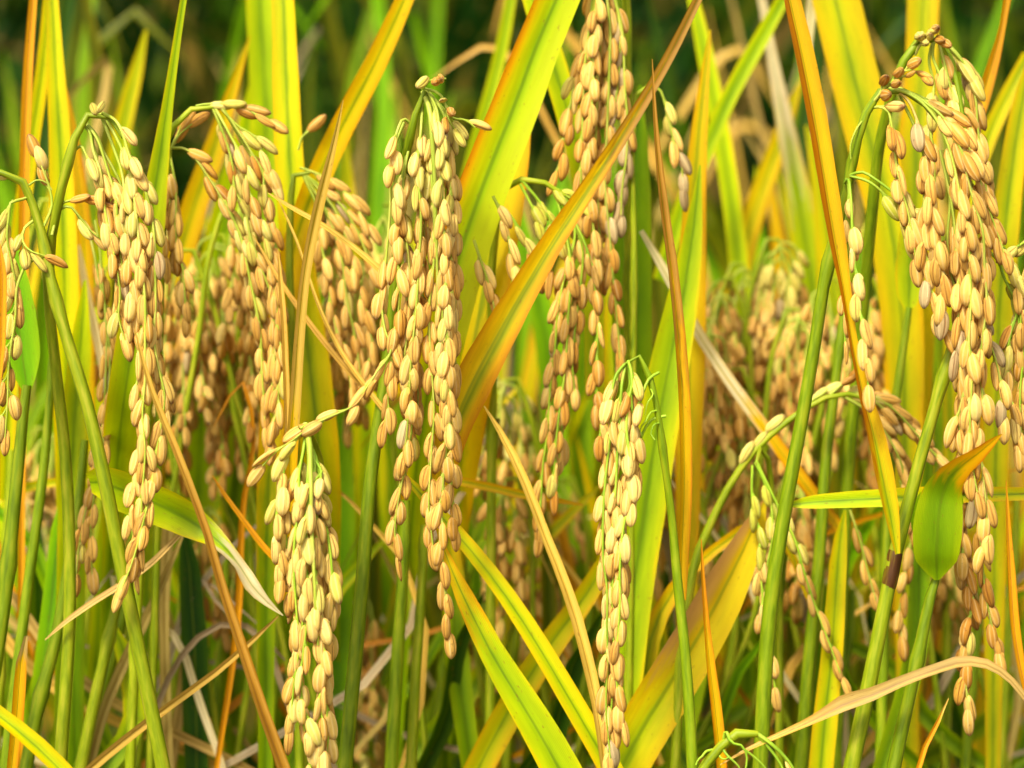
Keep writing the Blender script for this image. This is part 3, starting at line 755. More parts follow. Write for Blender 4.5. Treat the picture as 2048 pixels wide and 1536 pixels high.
panicle('half-hidden rice panicle behind the big heavy one, its green crest rising against a yellow leaf', 18, [
    ([(1880, 74, 0), (1905, 100, -2), (1930, 130, -3), (1950, 190, -3), (1956, 260, -3), (1966, 330, -3), (1976, 400, -2), (1985, 450, -2)], dict(g0=.12, fill=1)),
    ([(1875, 76, 0), (1890, 130, -2), (1906, 190, -3), (1936, 240, -3), (1956, 310, -3), (1975, 380, -2)], dict(g0=.15, fill=1)),
    ([(1870, 74, 0), (1865, 110, -1), (1880, 150, -2), (1900, 200, -2), (1905, 260, -2), (1915, 330, -2)], dict(g0=.2, fill=1)),
    ([(1868, 74, 0), (1858, 120, 0), (1868, 170, 0), (1860, 240, 0), (1868, 320, 0), (1870, 400, 0), (1868, 480, 0), (1880, 560, 0)], dict(g0=.2, fill=1)),
    ([(1884, 78, 0), (1918, 112, 0), (1942, 160, 0), (1944, 230, 0), (1930, 300, 0)], dict(g0=.12, fill=1)),
    ([(1820, 96, 0), (1838, 80, -2), (1852, 68, -3), (1872, 58, -4)], dict(g0=.2, sp=2.6, size=5.6, fw=1.6, tones=('greenish', 'brown'))),
    ([(1830, 110, 0), (1842, 88, -2), (1862, 78, -3), (1880, 84, -4)], dict(g0=.2, sp=2.6, size=5.6, fw=1.6, tones=('greenish', 'brown'))),
], culm=[(1940, 330, 3, -4), (1925, 230, 6, -4), (1908, 140, 7, -2), (1886, 80, 8), (1860, 68, 10), (1830, 88, 11), (1800, 140, 12), (1775, 220, 13, 4), (1758, 300, 14, 10), (1745, 420, 15, 16), (1728, 600, 16, 26), (1700, 900, 17, 34), (1670, 1550, 18, 40)], cmat='deep',
    tones=(('greenish', 'tan'), 'tan', 'tan'), sp=4.6, size=7.3, fw=.15)

panicle('rice panicle cut by the right border with green twigs and dangling grains', 5, [
    ([(1975, 500, 0), (2000, 492, -2), (2018, 510, -3), (2030, 545, -3), (2038, 595, -3), (2042, 650, -3)], dict(g0=.25, tones=('greenish', 'tan'))),
    ([(1980, 505, 0), (1995, 520, -2), (2008, 556, -2), (2030, 600, -2), (2040, 680, -2)], dict(g0=.3, tones=('green', 'tan'))),
    ([(2075, 440, 0), (2060, 520, -2), (2052, 600, -2), (2048, 700, -2), (2040, 790, -2), (2044, 890, -2)], dict(g0=.1, fill=1)),
    ([(2070, 560, 0), (2030, 640, -1), (2015, 700, -2), (2014, 760, -2), (2028, 830, -2), (2036, 890, -2)], dict(g0=.25, tones=('greenish', 'tan'), fill=1)),
    ([(2075, 460, 0), (2055, 480, -1), (2040, 490, -2)], dict(g0=.2, tones=('greenish',))),
    ([(2060, 660, 0), (2008, 690, 0), (2006, 720, 0), (2020, 770, 0)], dict(grains=False, rad=.28)),
], tones=(('tan', 'greenish'), 'tan'), bmat='fresh', sp=4.7)

panicle('bare green panicle neck with curling empty twigs, bent over the bottom border', -8, [
    ([(1512, 1466, 0), (1545, 1490, -1), (1575, 1520, -1), (1600, 1560, -1)], dict(g0=.55, rad=.6, sp=5, tones=('pale',), bmat='fresh', off=.8)),
    ([(1512, 1466, 0), (1535, 1492, 0), (1556, 1520, 0), (1580, 1570, 0)], dict(g0=.7, rad=.5, tones=('greenish',), bmat='fresh')),
    ([(1448, 1478, 0), (1452, 1462, -2), (1456, 1472, -3), (1462, 1486, -3), (1478, 1488, -3), (1490, 1500, -3), (1494, 1515, -3), (1490, 1545, -3)], dict(grains=False, rad=.45, bmat='fresh')),
    ([(1490, 1500, -3), (1510, 1515, -3), (1530, 1535, -3), (1545, 1560, -3)], dict(grains=False, rad=.35, bmat='fresh')),
    ([(1425, 1500, 0), (1412, 1503, -1), (1405, 1512, -2), (1396, 1520, -2), (1392, 1530, -2)], dict(grains=False, rad=.4, bmat='fresh')),
    ([(1445, 1495, 0), (1450, 1505, -1), (1462, 1518, -2), (1475, 1530, -2), (1485, 1548, -2)], dict(grains=False, rad=.4, bmat='fresh')),
    ([(1436, 1505, 0), (1442, 1516, -1), (1452, 1518, -2), (1460, 1512, -2)], dict(grains=False, rad=.3, bmat='fresh')),
], culm=[(1516, 1468, 8), (1490, 1464, 10), (1465, 1472, 11), (1440, 1495, 12), (1415, 1525, 13), (1380, 1590, 14)], cmat='green', nodes=(1464,), tones=('greenish',))

# ------------------------------------------------------------------ panicles a little behind the focus
panicle('rice panicle fragment of two hanging strings beside the green arch-stemmed one', 28, [
    ([(190, 440, 0), (200, 500, 0), (206, 580, 0), (216, 660, 0), (220, 740, 0), (212, 820, 0), (204, 900, 0), (190, 980, 0), (181, 1060, 0), (184, 1150, 0)], dict(g0=.1, fill=1)),
    ([(180, 470, 0), (195, 540, 0), (212, 640, 0), (212, 740, 0), (205, 850, 0), (192, 930, 0), (176, 1000, 0), (160, 1080, 0), (152, 1150, 0)], dict(g0=.1)),
], tones=TAN, sp=4.6, low=True)

panicle('blurred rice panicle with a long horizontal green neck before the tall twin yellow leaves', 24, [
    ([(392, 212, 0), (415, 208, 0), (445, 210, 0), (475, 214, 0), (505, 224, 0), (528, 236, 0)], dict(g0=.05, sp=3.8, tones=(('brown', 'greenish'), 'tan'))),
    ([(425, 215, 0), (440, 250, 0), (455, 290, 0), (465, 330, 0), (470, 380, 0), (490, 420, 0), (500, 470, 0), (520, 530, 0), (545, 600, 0), (550, 680, 0), (548, 760, 0), (550, 850, 0)], dict(g0=.04, fill=1)),
    ([(430, 215, 0), (460, 270, -2), (490, 330, -3), (500, 390, -3), (520, 440, -3), (540, 500, -3), (550, 570, -3), (555, 640, -3), (560, 720, -3), (555, 800, -3), (545, 870, -3)], dict(g0=.12, fill=1)),
    ([(440, 215, 0), (480, 255, 0), (505, 270, 0), (528, 310, 0), (548, 355, 0)], dict(g0=.25, tones=('greenish', 'pale'))),
    ([(445, 215, 0), (500, 300, 0), (525, 345, 0), (532, 400, 0), (548, 460, 0), (556, 520, 0), (550, 600, 0)], dict(g0=.25, fill=1)),
    ([(450, 400, 2), (480, 470, 2), (500, 560, 2), (520, 660, 2), (525, 760, 2), (530, 840, 2)], dict(g0=.05, fill=1)),
], culm=[(430, 214, 5), (395, 213, 7), (362, 236, 8), (336, 270, 9), (322, 330, 10, 4), (310, 450, 11, 8), (300, 700, 12, 12), (280, 1100, 13, 14), (260, 1545, 14, 16)], tones=(('greenish', 'tan'), 'tan'), sp=4.6, low=True)

panicle('blurred rice panicle sprig with stubby brown upright grains left of the horizontal neck', 27, [
    ([(340, 300, 0), (350, 278, 0), (358, 262, 0), (362, 250, 0)], dict(g0=.1, sp=3.5, tones=('brown',))),
    ([(340, 300, 0), (360, 268, 0), (375, 255, 0), (384, 248, 0)], dict(g0=.35, sp=3.5, tones=('brown',))),
    ([(338, 296, 0), (370, 297, 0), (395, 322, 0), (415, 352, 0), (440, 390, 0), (460, 430, 0), (482, 464, 0), (500, 482, 0)], dict(g0=.08, off=.5, tilt=(2, 10), tones=('brown', 'tan'))),
    ([(334, 310, 0), (336, 350, 0), (332, 400, 0), (326, 450, 0), (330, 500, 0)], dict(g0=.1, fill=1)),
    ([(340, 310, 0), (352, 380, 0), (352, 430, 0), (352, 480, 0), (366, 540, 0), (370, 600, 0), (371, 632, 0)], dict(g0=.2, fill=1)),
], culm=[(340, 300, 6), (336, 330, 7), (322, 600, 9, 8), (316, 1000, 10, 14), (300, 1545, 12, 18)], tones=TAN, sp=4.6, low=True)

panicle('blurred rice panicle spreading right between the twin yellow leaves and the central panicle', 42, [
    ([(600, 335, 0), (640, 350, 0), (680, 375, 0), (705, 400, 0), (730, 440, 0), (745, 462, 0)], dict(g0=.1, fill=1)),
    ([(605, 345, 0), (650, 380, 0), (690, 420, 0), (718, 470, 0), (738, 520, 0)], dict(g0=.15, fill=1)),
    ([(610, 350, 0), (660, 440, 0), (684, 520, 0), (694, 600, 0), (712, 680, 0), (722, 760, 0)], dict(g0=.15, fill=1)),
    ([(612, 350, 0), (670, 420, 0), (704, 520, 0), (724, 600, 0), (742, 680, 0), (738, 750, 0)], dict(g0=.2, fill=1)),
    ([(606, 350, 0), (636, 420, 0), (642, 480, 0), (655, 560, 0), (668, 640, 0), (694, 720, 0), (704, 790, 0)], dict(g0=.15, fill=1)),
    ([(596, 300, 0), (606, 272, 0), (618, 262, 0)], dict(g0=.6, tones=('brown',))),
], culm=[(620, 345, 5), (600, 332, 7), (588, 350, 8), (582, 420, 9), (590, 800, 11), (600, 1545, 13)], tones=('tan',), sp=4.5, low=True)

panicle('tall rice panicle hanging in from the top border behind the diagonal brown blade', 36, [
    ([(1196, -80, 0), (1182, 20, 0), (1170, 90, 0), (1150, 150, 0), (1140, 220, 0), (1128, 280, 0), (1118, 330, 0), (1112, 345, 0)], dict(g0=.1)),
    ([(1196, -80, 0), (1178, 60, -3), (1168, 150, -3), (1165, 250, -3), (1162, 350, -3), (1160, 420, -3)], dict(g0=.1, fill=1)),
    ([(1198, -80, 0), (1190, 60, -5), (1185, 160, -5), (1180, 260, -5), (1178, 360, -5), (1186, 460, -5), (1190, 540, -5)], dict(g0=.1, fill=1)),
    ([(1200, -80, 0), (1202, 60, 0), (1195, 180, 0), (1192, 300, 0), (1196, 400, 0), (1200, 480, 0), (1206, 560, 0)], dict(g0=.1, fill=1)),
    ([(1202, -80, 0), (1220, 60, -2), (1218, 160, -2), (1214, 260, -2), (1210, 360, -2), (1220, 480, -2), (1228, 580, -2), (1236, 660, -2), (1240, 722, -2)], dict(g0=.1, fill=0)),
    ([(1204, -80, 0), (1238, 40, 0), (1240, 110, 0), (1234, 180, 0), (1226, 240, 0)], dict(g0=.15, tones=(('tan', 'grey'), ('grey', 'tan')))),
    ([(1206, -80, 0), (1244, 60, 0), (1250, 180, 0), (1255, 240, 0), (1252, 320, 0), (1244, 380, 0), (1242, 430, 0)], dict(g0=.4, tones=('tan', 'tan', 'grey'))),
], culm=[(1180, 120, 4, -4), (1190, 10, 7, -3), (1200, -80, 9), (1222, -100, 10, 4), (1245, -40, 11, 8), (1255, 150, 12, 12), (1258, 500, 13, 18), (1255, 900, 14, 24), (1250, 1545, 15, 28)], tones=('tan', 'tan', ('tan', 'brown')), sp=4.6, low=False)

panicle('brownish rice panicle under the diagonal blade, fed by thin green twigs from the left', 30, [
    ([(1100, 372, 0), (1140, 410, 0), (1150, 470, 0), (1132, 540, 0), (1116, 620, 0), (1110, 700, 0), (1100, 780, 0), (1095, 860, 0), (1086, 930, 0), (1082, 1000, 0), (1079, 1050, 0)], dict(g0=.2, fill=1)),
    ([(1120, 385, 0), (1165, 500, 0), (1160, 580, 0), (1150, 660, 0), (1145, 740, 0), (1150, 790, 0)], dict(g0=.2, fill=1)),
    ([(1120, 385, 0), (1180, 520, -3), (1190, 600, -3), (1195, 680, -3), (1190, 760, -3), (1200, 840, -3), (1205, 920, -3), (1210, 950, -3)], dict(g0=.2, fill=1)),
    ([(1110, 378, 0), (1142, 540, -2), (1136, 640, -2), (1130, 740, -2), (1118, 830, -2), (1110, 910, -2), (1108, 990, -2)], dict(g0=.2, fill=1)),
    ([(1045, 362, 0), (1090, 420, 0), (1110, 470, 0), (1104, 530, 0)], dict(g0=.15, tones=('green', 'greenish', 'tan'))),
    ([(1040, 368, 0), (1060, 405, 0), (1076, 440, 0), (1086, 500, 0)], dict(g0=.3, tones=('green', 'greenish'))),
    ([(1040, 362, 0), (1075, 362, 0), (1105, 372, 0), (1130, 390, 0), (1152, 402, 0)], dict(g0=.4, sp=4, tones=('green',), tilt=(10, 40))),
    ([(1020, 430, 0), (1040, 460, 0), (1056, 500, 0), (1070, 540, 0)], dict(g0=.1, tones=('greenish', 'brown'))),
], culm=[(1130, 392, 5), (1095, 368, 7), (1050, 358, 8), (1010, 376, 9, 4), (990, 480, 10, 10), (985, 800, 12, 18), (980, 1545, 14, 22)], bmat='fresh', tones=('tan', ('brown', 'tan')), sp=4.6, low=False)

panicle('two thin grain strings hanging over the wide yellow leaf beside the big striped blade', 20, [
    ([(986, 392, 0), (999, 420, 0), (1010, 455, 0), (1020, 495, 0), (1030, 535, 0)], dict(g0=.05, sp=4.8, off=.5, tilt=(3, 10))),
    ([(948, 480, 0), (963, 525, 0), (978, 570, 0), (990, 622, 0)], dict(g0=.1, sp=4.8, off=.5, tilt=(3, 10))),
], tones=(('pale', 'tan'), 'tan'), bmat='branch')

panicle('short grey-tipped rice string dangling beside the thin upright brown blade', 40, [
    ([(1300, 170, 0), (1318, 178, 0), (1330, 208, 0), (1340, 250, 0), (1350, 290, 0), (1362, 322, 0), (1366, 360, 0)], dict(g0=.15, sp=4.2, tones=('greenish', 'tan', 'grey'))),
], culm=[(1300, 170, 5), (1282, 168, 6), (1270, 230, 7), (1268, 500, 9), (1262, 1000, 11), (1255, 1545, 12)], low=True)

panicle('blurred rice panicle leaning right on a long slanted stem, above the horizontal leaf', 34, [
    ([(1700, 790, 0), (1760, 800, 0), (1800, 830, 0), (1835, 870, 0), (1870, 910, 0), (1896, 940, 0), (1905, 955, 0)], dict(g0=.1, fill=2)),
    ([(1690, 795, 0), (1745, 830, 0), (1780, 880, 0), (1800, 920, 0), (1812, 965, 0), (1825, 990, 0)], dict(g0=.15, fill=2)),
    ([(1660, 790, 0), (1680, 772, 0), (1695, 758, 0)], dict(g0=.3, sp=4, tones=('brown',), tilt=(2, 8))),
    ([(1600, 830, 0), (1625, 800, 0), (1645, 788, 0), (1655, 780, 0)], dict(g0=.2, sp=4.4, tones=('greenish',), tilt=(2, 8))),
    ([(1470, 950, 0), (1490, 915, 0), (1515, 880, 0), (1545, 850, 0)], dict(g0=.05, sp=6, tones=('greenish',), tilt=(2, 6))),
    ([(1640, 800, 0), (1680, 790, 0), (1720, 790, 0), (1765, 815, 0), (1790, 850, 0)], dict(g0=.3, tones=('greenish', 'tan'), fill=1)),
], culm=[(1740, 800, 4), (1700, 788, 6), (1650, 796, 7), (1590, 832, 8), (1520, 890, 9), (1460, 970, 10), (1425, 1040, 11), (1395, 1110, 12), (1370, 1250, 13), (1350, 1545, 14)], cmat='green', tones=TAN, sp=4.4, low=True)

panicle('thin pale-green rice panicle hanging in loose strings below the tip of the horizontal leaf', 30, [
    ([(1505, 930, 0), (1504, 990, 0), (1520, 1080, 0), (1522, 1150, 0), (1530, 1240, 0), (1540, 1310, 0), (1552, 1390, 0)], dict(g0=.1, tones=('green', 'pale', 'tan'))),
    ([(1510, 925, 0), (1535, 980, 0), (1546, 1060, 0), (1532, 1150, 0), (1530, 1200, 0), (1520, 1240, 0)], dict(g0=.1, tones=('green', 'pale', 'tan'))),
    ([(1512, 920, 0), (1560, 1020, 0), (1590, 1080, 0), (1610, 1150, 0), (1630, 1210, 0), (1660, 1290, 0), (1680, 1345, 0)], dict(g0=.2, sp=5.4, tones=('greenish', 'tan', 'tan'), off=.5)),
], culm=[(1512, 930, 5), (1515, 900, 6), (1530, 905, 7, 4), (1545, 1000, 8, 10), (1560, 1545, 12, 20)], bmat='fresh', tones=TAN, low=True)

panicle('sparse rice strings dangling between the blackened stem joint and the broad green leaf', 40, [
    ([(1800, 960, 0), (1815, 1010, 0), (1822, 1080, 0), (1812, 1150, 0), (1800, 1230, 0), (1808, 1300, 0)], dict(g0=.05, fill=1)),
    ([(1700, 1020, 0), (1720, 1080, 0), (1735, 1140, 0), (1752, 1200, 0)], dict(g0=.1)),
], tones=(('tan', 'brown'),), low=True)

MIDG = 'blurred rice panicles hanging further back'
mid = [
    ('blurred brownish panicle in the dense mass left of the tall twin leaves, upper one', 84, 420, 470, 330, 85, 7, 20, ('tan', ('brown', 'tan'))),
    ('blurred brownish panicle in the dense mass left of the tall twin leaves, lower one', 98, 440, 600, 380, 95, 8, -10, ('tan', 'tan')),
    ('blurred tan panicle just right of the arch-stemmed one, half hidden by it', 66, 360, 500, 460, 60, 5, 0, ('tan', 'tan')),
    ('blurred ochre panicle behind the slanting grain string', 90, 540, 560, 420, 60, 7, 0, ('brown', 'tan')),
    ('blurred panicle between the dry upright straw and the central panicle, low one', 85, 690, 520, 330, 70, 8, 10, ('tan', ('brown', 'tan'))),
    ('blurred pale panicle with a green midline in the right middle distance', 105, 1560, 480, 380, 62, 9, 0, ('greenish', 'tan', 'tan')),
    ('blurred ochre panicle left of the pale green-lined one', 110, 1490, 530, 330, 60, 8, 0, ('brown', 'tan')),
    ('blurred ochre panicle low behind the white straw on the right', 95, 1460, 740, 330, 55, 7, 10, ('brown', 'tan')),
    ('blurred panicle right of the pale green-lined one, behind the upright culm', 100, 1650, 560, 330, 40, 6, 0, ('tan', 'brown')),
    ('blurred brown-gold panicle just under the slanted panicle stem', 110, 1560, 760, 300, 70, 8, 10, ('tan', 'brown')),
    ('blurred tan panicle between right-hand yellow leaves', 90, 1770, 420, 320, 30, 5, 0, ('tan',)),
    ('blurred pinkish-tan panicle at the left border, lower half', 120, 100, 860, 300, 40, 6, 0, ('tan', 'grey')),
    ('blurred dark panicle at the bottom between two upright green stems', 100, 735, 1180, 340, 36, 6, 0, ('brown', 'tan')),
    ('blurred tan panicle low behind the thin tan blade in the middle', 120, 1120, 960, 300, 45, 6, 0, ('tan', 'brown')),
    ('blurred tan panicle at the far lower right', 115, 1620, 980, 360, 40, 6, 0, ('tan', 'brown')),
    ('blurred tan panicle right of the left border stems, behind two grain strings', 75, 240, 520, 380, 40, 5, 0, ('tan', 'brown')),
    ('blurred panicle peeping behind the arch of the cut-off panicle', 90, 110, 400, 260, 50, 6, 30, ('tan', 'tan')),
    ('blurred panicle high behind the central panicle on its left', 85, 765, 410, 300, 26, 4, 0, ('pale', 'tan')),
    ('blurred amber panicle crowded between the arch-stemmed one and the twin leaves, topmost', 62, 480, 400, 420, 50, 7, 20, ('tan', ('brown', 'tan'))),
    ('blurred amber panicle leaning left in the dense mass before the golden pointed leaf', 76, 380, 560, 430, 95, 7, -30, ('tan', 'brown')),
    ('blurred amber panicle at the foot of the dense mass, above the twisted leaf', 88, 490, 700, 300, 75, 6, 0, ('tan', ('brown', 'tan'))),
    ('blurred honey panicle just left of the central panicle top', 70, 700, 480, 360, 50, 7, 0, ('tan', 'tan')),
    ('blurred small panicle in the dark gap under the diagonal brown blade', 90, 1010, 760, 260, 50, 6, 0, ('greenish', 'tan')),
    ('blurred honey panicle between the needle blade and the pale straw', 100, 1440, 560, 330, 50, 6, 0, ('tan', 'brown')),
    ('blurred honey panicle right of the slanting straw, above the slanted stem', 88, 1600, 620, 330, 70, 8, 0, ('tan', ('brown', 'tan'))),
    ('blurred dusky panicle under the slanted panicle stem', 92, 1480, 880, 330, 70, 8, 20, ('brown', 'tan')),
    ('blurred honey panicle left of the heavy panicle culm', 80, 1720, 560, 300, 40, 6, 0, ('tan', 'tan')),
    ('blurred dusky panicle above the horizontal leaf, right of the slanted one', 95, 1760, 700, 260, 55, 7, 0, ('tan', 'brown')),
    ('blurred honey panicle low between the bottom sweep and the slender panicle', 130, 1090, 1080, 330, 50, 6, 0, ('tan', 'tan')),
    ('blurred honey panicle high at the left behind the lime blade', 100, 330, 360, 340, 45, 6, 0, ('greenish', 'tan')),
    ('blurred straw-gold panicle low between the thin tan blade and the slender panicle', 78, 1010, 960, 300, 45, 6, 0, ('tan', 'tan')),
    ('blurred straw-gold panicle low left of the massive half-dried leaf', 84, 1330, 860, 300, 45, 6, 0, ('tan', 'tan')),
    ('blurred straw-gold panicle beneath the slanted stem, beside the thin pale-green one', 76, 1600, 950, 320, 50, 6, 0, ('tan', 'brown')),
    ('blurred straw-gold panicle right of the broad lime sweep, bottom centre', 110, 960, 1180, 280, 40, 5, 0, ('tan', 'brown')),
    ('blurred straw-gold panicle in the stems left of the pale cream one', 90, 420, 1000, 320, 45, 6, 0, ('tan', 'brown')),
    ('blurred straw-gold panicle low near the right border', 86, 1880, 1000, 330, 45, 6, 0, ('tan', 'tan')),
    ('blurred straw-gold panicle above the massive half-dried leaf', 82, 1420, 640, 300, 45, 6, 0, ('tan', 'tan')),
]
for lb, d, x, y, ln, spd, n, lean, tn in mid:
    mid_panicle(lb, d, x, y, ln, spd, n, lean, tn, group=MIDG, side=R.choice((-1, 1)))

# ================================================================== leaves drawn one by one (tip first, base last)
Y, G, LM = 'yellow', 'gold', 'lime'
leaf('narrow bright lime leaf blade widening downwards behind the arch-stemmed panicle', 20, ('green', 'lime', .75, .3), [(368, -10, 13), (352, 90, 16), (336, 200, 22), (320, 310, 36), (300, 450, 58), (272, 640, 72), (248, 800, 74), (234, 930, 60, 25), (222, 1100, 36, 50), (200, 1545, 20, 60)], 15)
leaf('left blade of the tall twin leaves, broad and plain lime green', 110, ('green', 'lime', .62, .4), [(520, -10, 62), (528, 150, 66), (532, 300, 72), (520, 450, 84), (500, 620, 88), (480, 900, 80), (470, 1545, 40)], 12)
leaf('right blade of the tall twin leaves, lime with a yellow margin', 52, ('green', 'yellow', .66, .4), [(566, -10, 46), (572, 150, 52), (578, 300, 58), (594, 500, 68), (616, 700, 86), (638, 900, 84), (655, 1150, 50, 30), (668, 1545, 26, 50)], -10)
leaf('golden leaf blade slanting down from the top border left of the central panicle', 48, ('green', 'gold', .6, .4), [(812, -10, 36), (748, 130, 46), (690, 240, 50), (640, 345, 52), (595, 470, 54), (560, 640, 54), (540, 900, 50), (530, 1545, 30)], 15)
leaf('widest diagonal leaf, yellow-green with an orange margin, right of the central panicle', 28, ('green', 'half_lime', .72, .4), [(1116, -10, 88), (1070, 100, 94), (1033, 200, 100), (966, 370, 104), (910, 540, 108), (868, 720, 100), (835, 920, 70, 20), (815, 1150, 36, 45), (790, 1545, 22, 60)], 12, .28)
leaf('golden leaf tucked behind the widest diagonal leaf, orange along its edge', 46, ('green', 'gold', .62, .4), [(1052, 120, 4), (1046, 220, 36), (1020, 340, 76), (990, 480, 100), (960, 620, 112), (935, 780, 104), (918, 980, 64, 20), (905, 1200, 30, 45), (890, 1545, 20, 60)], -12)
leaf('long brown diagonal blade turning gold below, crossing in front of the tall panicle', 14, ('half_gold', 'khaki', .30, .3), [(1400, -12, 18), (1350, 90, 23), (1300, 180, 26), (1235, 285, 32), (1170, 385, 39), (1110, 475, 48), (1050, 575, 60), (990, 680, 74), (945, 765, 81), (908, 850, 74), (880, 960, 53)], 4, .34)
leaf('thin upright brown blade with a needle tip right of the diagonal brown one', 8, ('orange', 'khaki', .5), [(1304, 118, 2), (1310, 250, 11), (1324, 400, 20), (1344, 550, 24), (1359, 700, 25), (1367, 850, 27), (1368, 1000, 28), (1364, 1100, 26), (1362, 1200, 18)], 30, .5)
leaf('folded brown-and-yellow blade running down to the blackened stem joint', -10, ('yellow', 'half_brown', .8, .25), [(1578, -10, 36), (1602, 100, 44), (1626, 220, 46), (1648, 350, 44), (1670, 480, 38), (1688, 580, 26), (1704, 680, 20), (1722, 770, 26), (1745, 860, 38), (1766, 960, 40), (1782, 1040, 30), (1794, 1108, 12)], 28, .5)
leaf('wide blurred yellow leaf with a green midrib falling from the top toward the heavy panicle', 78, Y, [(1668, -10, 92), (1702, 130, 98), (1740, 280, 98), (1775, 420, 92), (1800, 600, 88), (1810, 900, 70), (1815, 1545, 40)], 8)
leaf('upright yellow leaf behind the crest of the heavy panicle', 95, Y, [(1846, -10, 64), (1842, 130, 66), (1834, 300, 84), (1826, 500, 100), (1822, 700, 90), (1820, 1000, 70), (1820, 1545, 40)], 6)
leaf('twisted orange-brown blade dropping from the top right corner', 44, ('orange', 'brown', .3), [(2014, -10, 18), (2002, 60, 16), (1986, 120, 26), (1965, 190, 32), (1945, 265, 28), (1925, 420, 24), (1915, 700, 20)], 20, .5)
leaf('yellow leaf leaning along the right border', 60, Y, [(2062, 120, 20), (2040, 230, 44), (2022, 350, 52), (2008, 480, 56), (1998, 640, 58), (1990, 1000, 50), (1985, 1545, 30)], 10)
leaf('yellow-green leaf slanting behind the right-hand panicle toward the top right', 85, Y, [(2056, 110, 26), (2010, 200, 34), (1970, 290, 36), (1935, 400, 36), (1910, 560, 30), (1900, 1000, 30)], 10)
leaf('salmon-brown thin upright blade near the top left corner', 50, 'brown', [(66, -10, 18), (54, 150, 22), (48, 330, 22), (46, 500, 22), (44, 800, 18), (40, 1545, 14)], 15, .4)
leaf('yellow blade leaning right at the top left, left of the straight one', 62, Y, [(98, -10, 24), (84, 140, 28), (60, 300, 32), (40, 450, 34), (25, 640, 34), (10, 1000, 30)], 14)
leaf('straight golden blade at the top left between two others', 55, ('green', 'yellow', .6, .4), [(104, -10, 24), (110, 120, 34), (120, 300, 46), (126, 480, 56), (132, 700, 62), (140, 950, 60), (150, 1545, 36)], 8)
leaf('orange-edged blade behind the green arch stem at the upper left', 74, (G, 'orange', .4), [(118, 130, 3), (135, 220, 20), (152, 330, 30), (165, 450, 34), (172, 700, 34), (176, 1000, 30)], 10)
leaf('golden leaf with a pointed tip behind the horizontal-necked panicle', 96, ('green', 'gold', .6, .4), [(500, 70, 2), (478, 140, 16), (452, 220, 32), (420, 320, 46), (385, 420, 56), (350, 540, 60), (320, 700, 56), (300, 1000, 50), (290, 1545, 30)], 12)
leaf('yellow blurred blade slanting left behind the lime blade', 150, Y, [(292, 60, 6), (270, 150, 28), (245, 250, 38), (225, 360, 40), (205, 520, 38), (190, 1000, 30)], 8)
leaf('lime leaf rising behind the horizontal-necked panicle toward the twin leaves', 115, ('green', 'lime', .6, .4), [(522, 90, 3), (500, 220, 34), (470, 360, 60), (440, 500, 76), (415, 660, 78), (400, 900, 70), (390, 1545, 40)], 10)
leaf('dry straw blade with a sharp tip standing before the twin leaves, orange at its foot', 4, ('orange', 'straw', .66, .3), [(686, 200, 2), (668, 280, 13), (645, 370, 22), (624, 460, 24), (608, 550, 22), (597, 660, 24), (589, 770, 27), (582, 880, 27), (576, 1000, 26), (572, 1200, 22)], 30, .45)
leaf('thin dry straw lying across the twin leaves', 14, 'straw', [(536, 386, 2), (580, 414, 9), (640, 448, 11), (700, 490, 12), (745, 528, 14), (775, 556, 14)], 30, .4, root=False)
leaf('hair-thin straw splitting from the dry one before the twin leaves', 16, 'straw', [(556, 398, 2), (575, 440, 5), (592, 480, 6), (606, 520, 6), (640, 620, 8), (685, 710, 10), (735, 780, 11), (790, 850, 11)], 30, .4, root=False)
leaf('tan straw running parallel to the dry upright blade on its left', 12, 'straw', [(556, 500, 2), (560, 560, 10), (566, 640, 13), (570, 740, 14), (574, 860, 14), (576, 1000, 12)], 30, .4, root=False)
leaf('second hair-thin straw crossing from the horizontal-necked panicle to the central one', 18, 'straw', [(506, 470, 2), (540, 530, 8), (585, 600, 11), (640, 675, 12), (690, 735, 12), (745, 792, 12)], 20, .4, root=False)
leaf('long brown folded blade with a hair tip crossing before the arch-stemmed panicle', -16, ('khaki', 'straw', .25), [(270, 662, 2), (283, 716, 10), (300, 775, 14), (325, 840, 17), (352, 905, 19), (382, 985, 20), (408, 1055, 20), (440, 1170, 22), (476, 1280, 25), (515, 1400, 28), (566, 1545, 32)], 25, .55)
leaf('twisted yellow-green leaf with a bleached white tip below the arch-stemmed panicle', 10, (LM, 'pale', .30, .16), [(566, 1231, 2, -6, 0), (535, 1205, 16, -6, 10), (508, 1176, 30, -6, 5), (478, 1130, 26, -5, -35), (446, 1092, 34, -4, -20), (405, 1058, 58, 0, 5), (360, 1030, 76, 0, 15), (300, 1002, 84, 0, 20), (245, 980, 84, 0, 20), (205, 965, 70, 0, 20), (180, 965, 40, 2, 20)], 0, .18, .12, root=False)
leaf('dry straw angling up behind the left stems to the hanging grain tip', 16, 'tan', [(90, 1280, 2), (130, 1246, 10), (180, 1210, 13), (240, 1172, 14), (300, 1130, 14), (360, 1070, 12)], 30, .4, root=False)
leaf('long brown straw angling across the lower left from the bottom border', 18, 'straw', [(556, 1232, 3), (500, 1284, 12), (430, 1344, 16), (350, 1402, 18), (270, 1462, 20), (170, 1545, 20)], 25, .4)
leaf('blurred tan blade sloping from the bottom left up to the hanging grains', 48, 'tan', [(370, 1060, 4), (335, 1140, 14), (300, 1220, 19), (255, 1310, 22), (215, 1400, 22), (175, 1545, 22)], 15)
leaf('blurred pale tan blade standing upright in the lower left', 60, 'tan', [(340, 1000, 20), (334, 1080, 26), (328, 1200, 22), (330, 1350, 22), (336, 1545, 24)], 10)
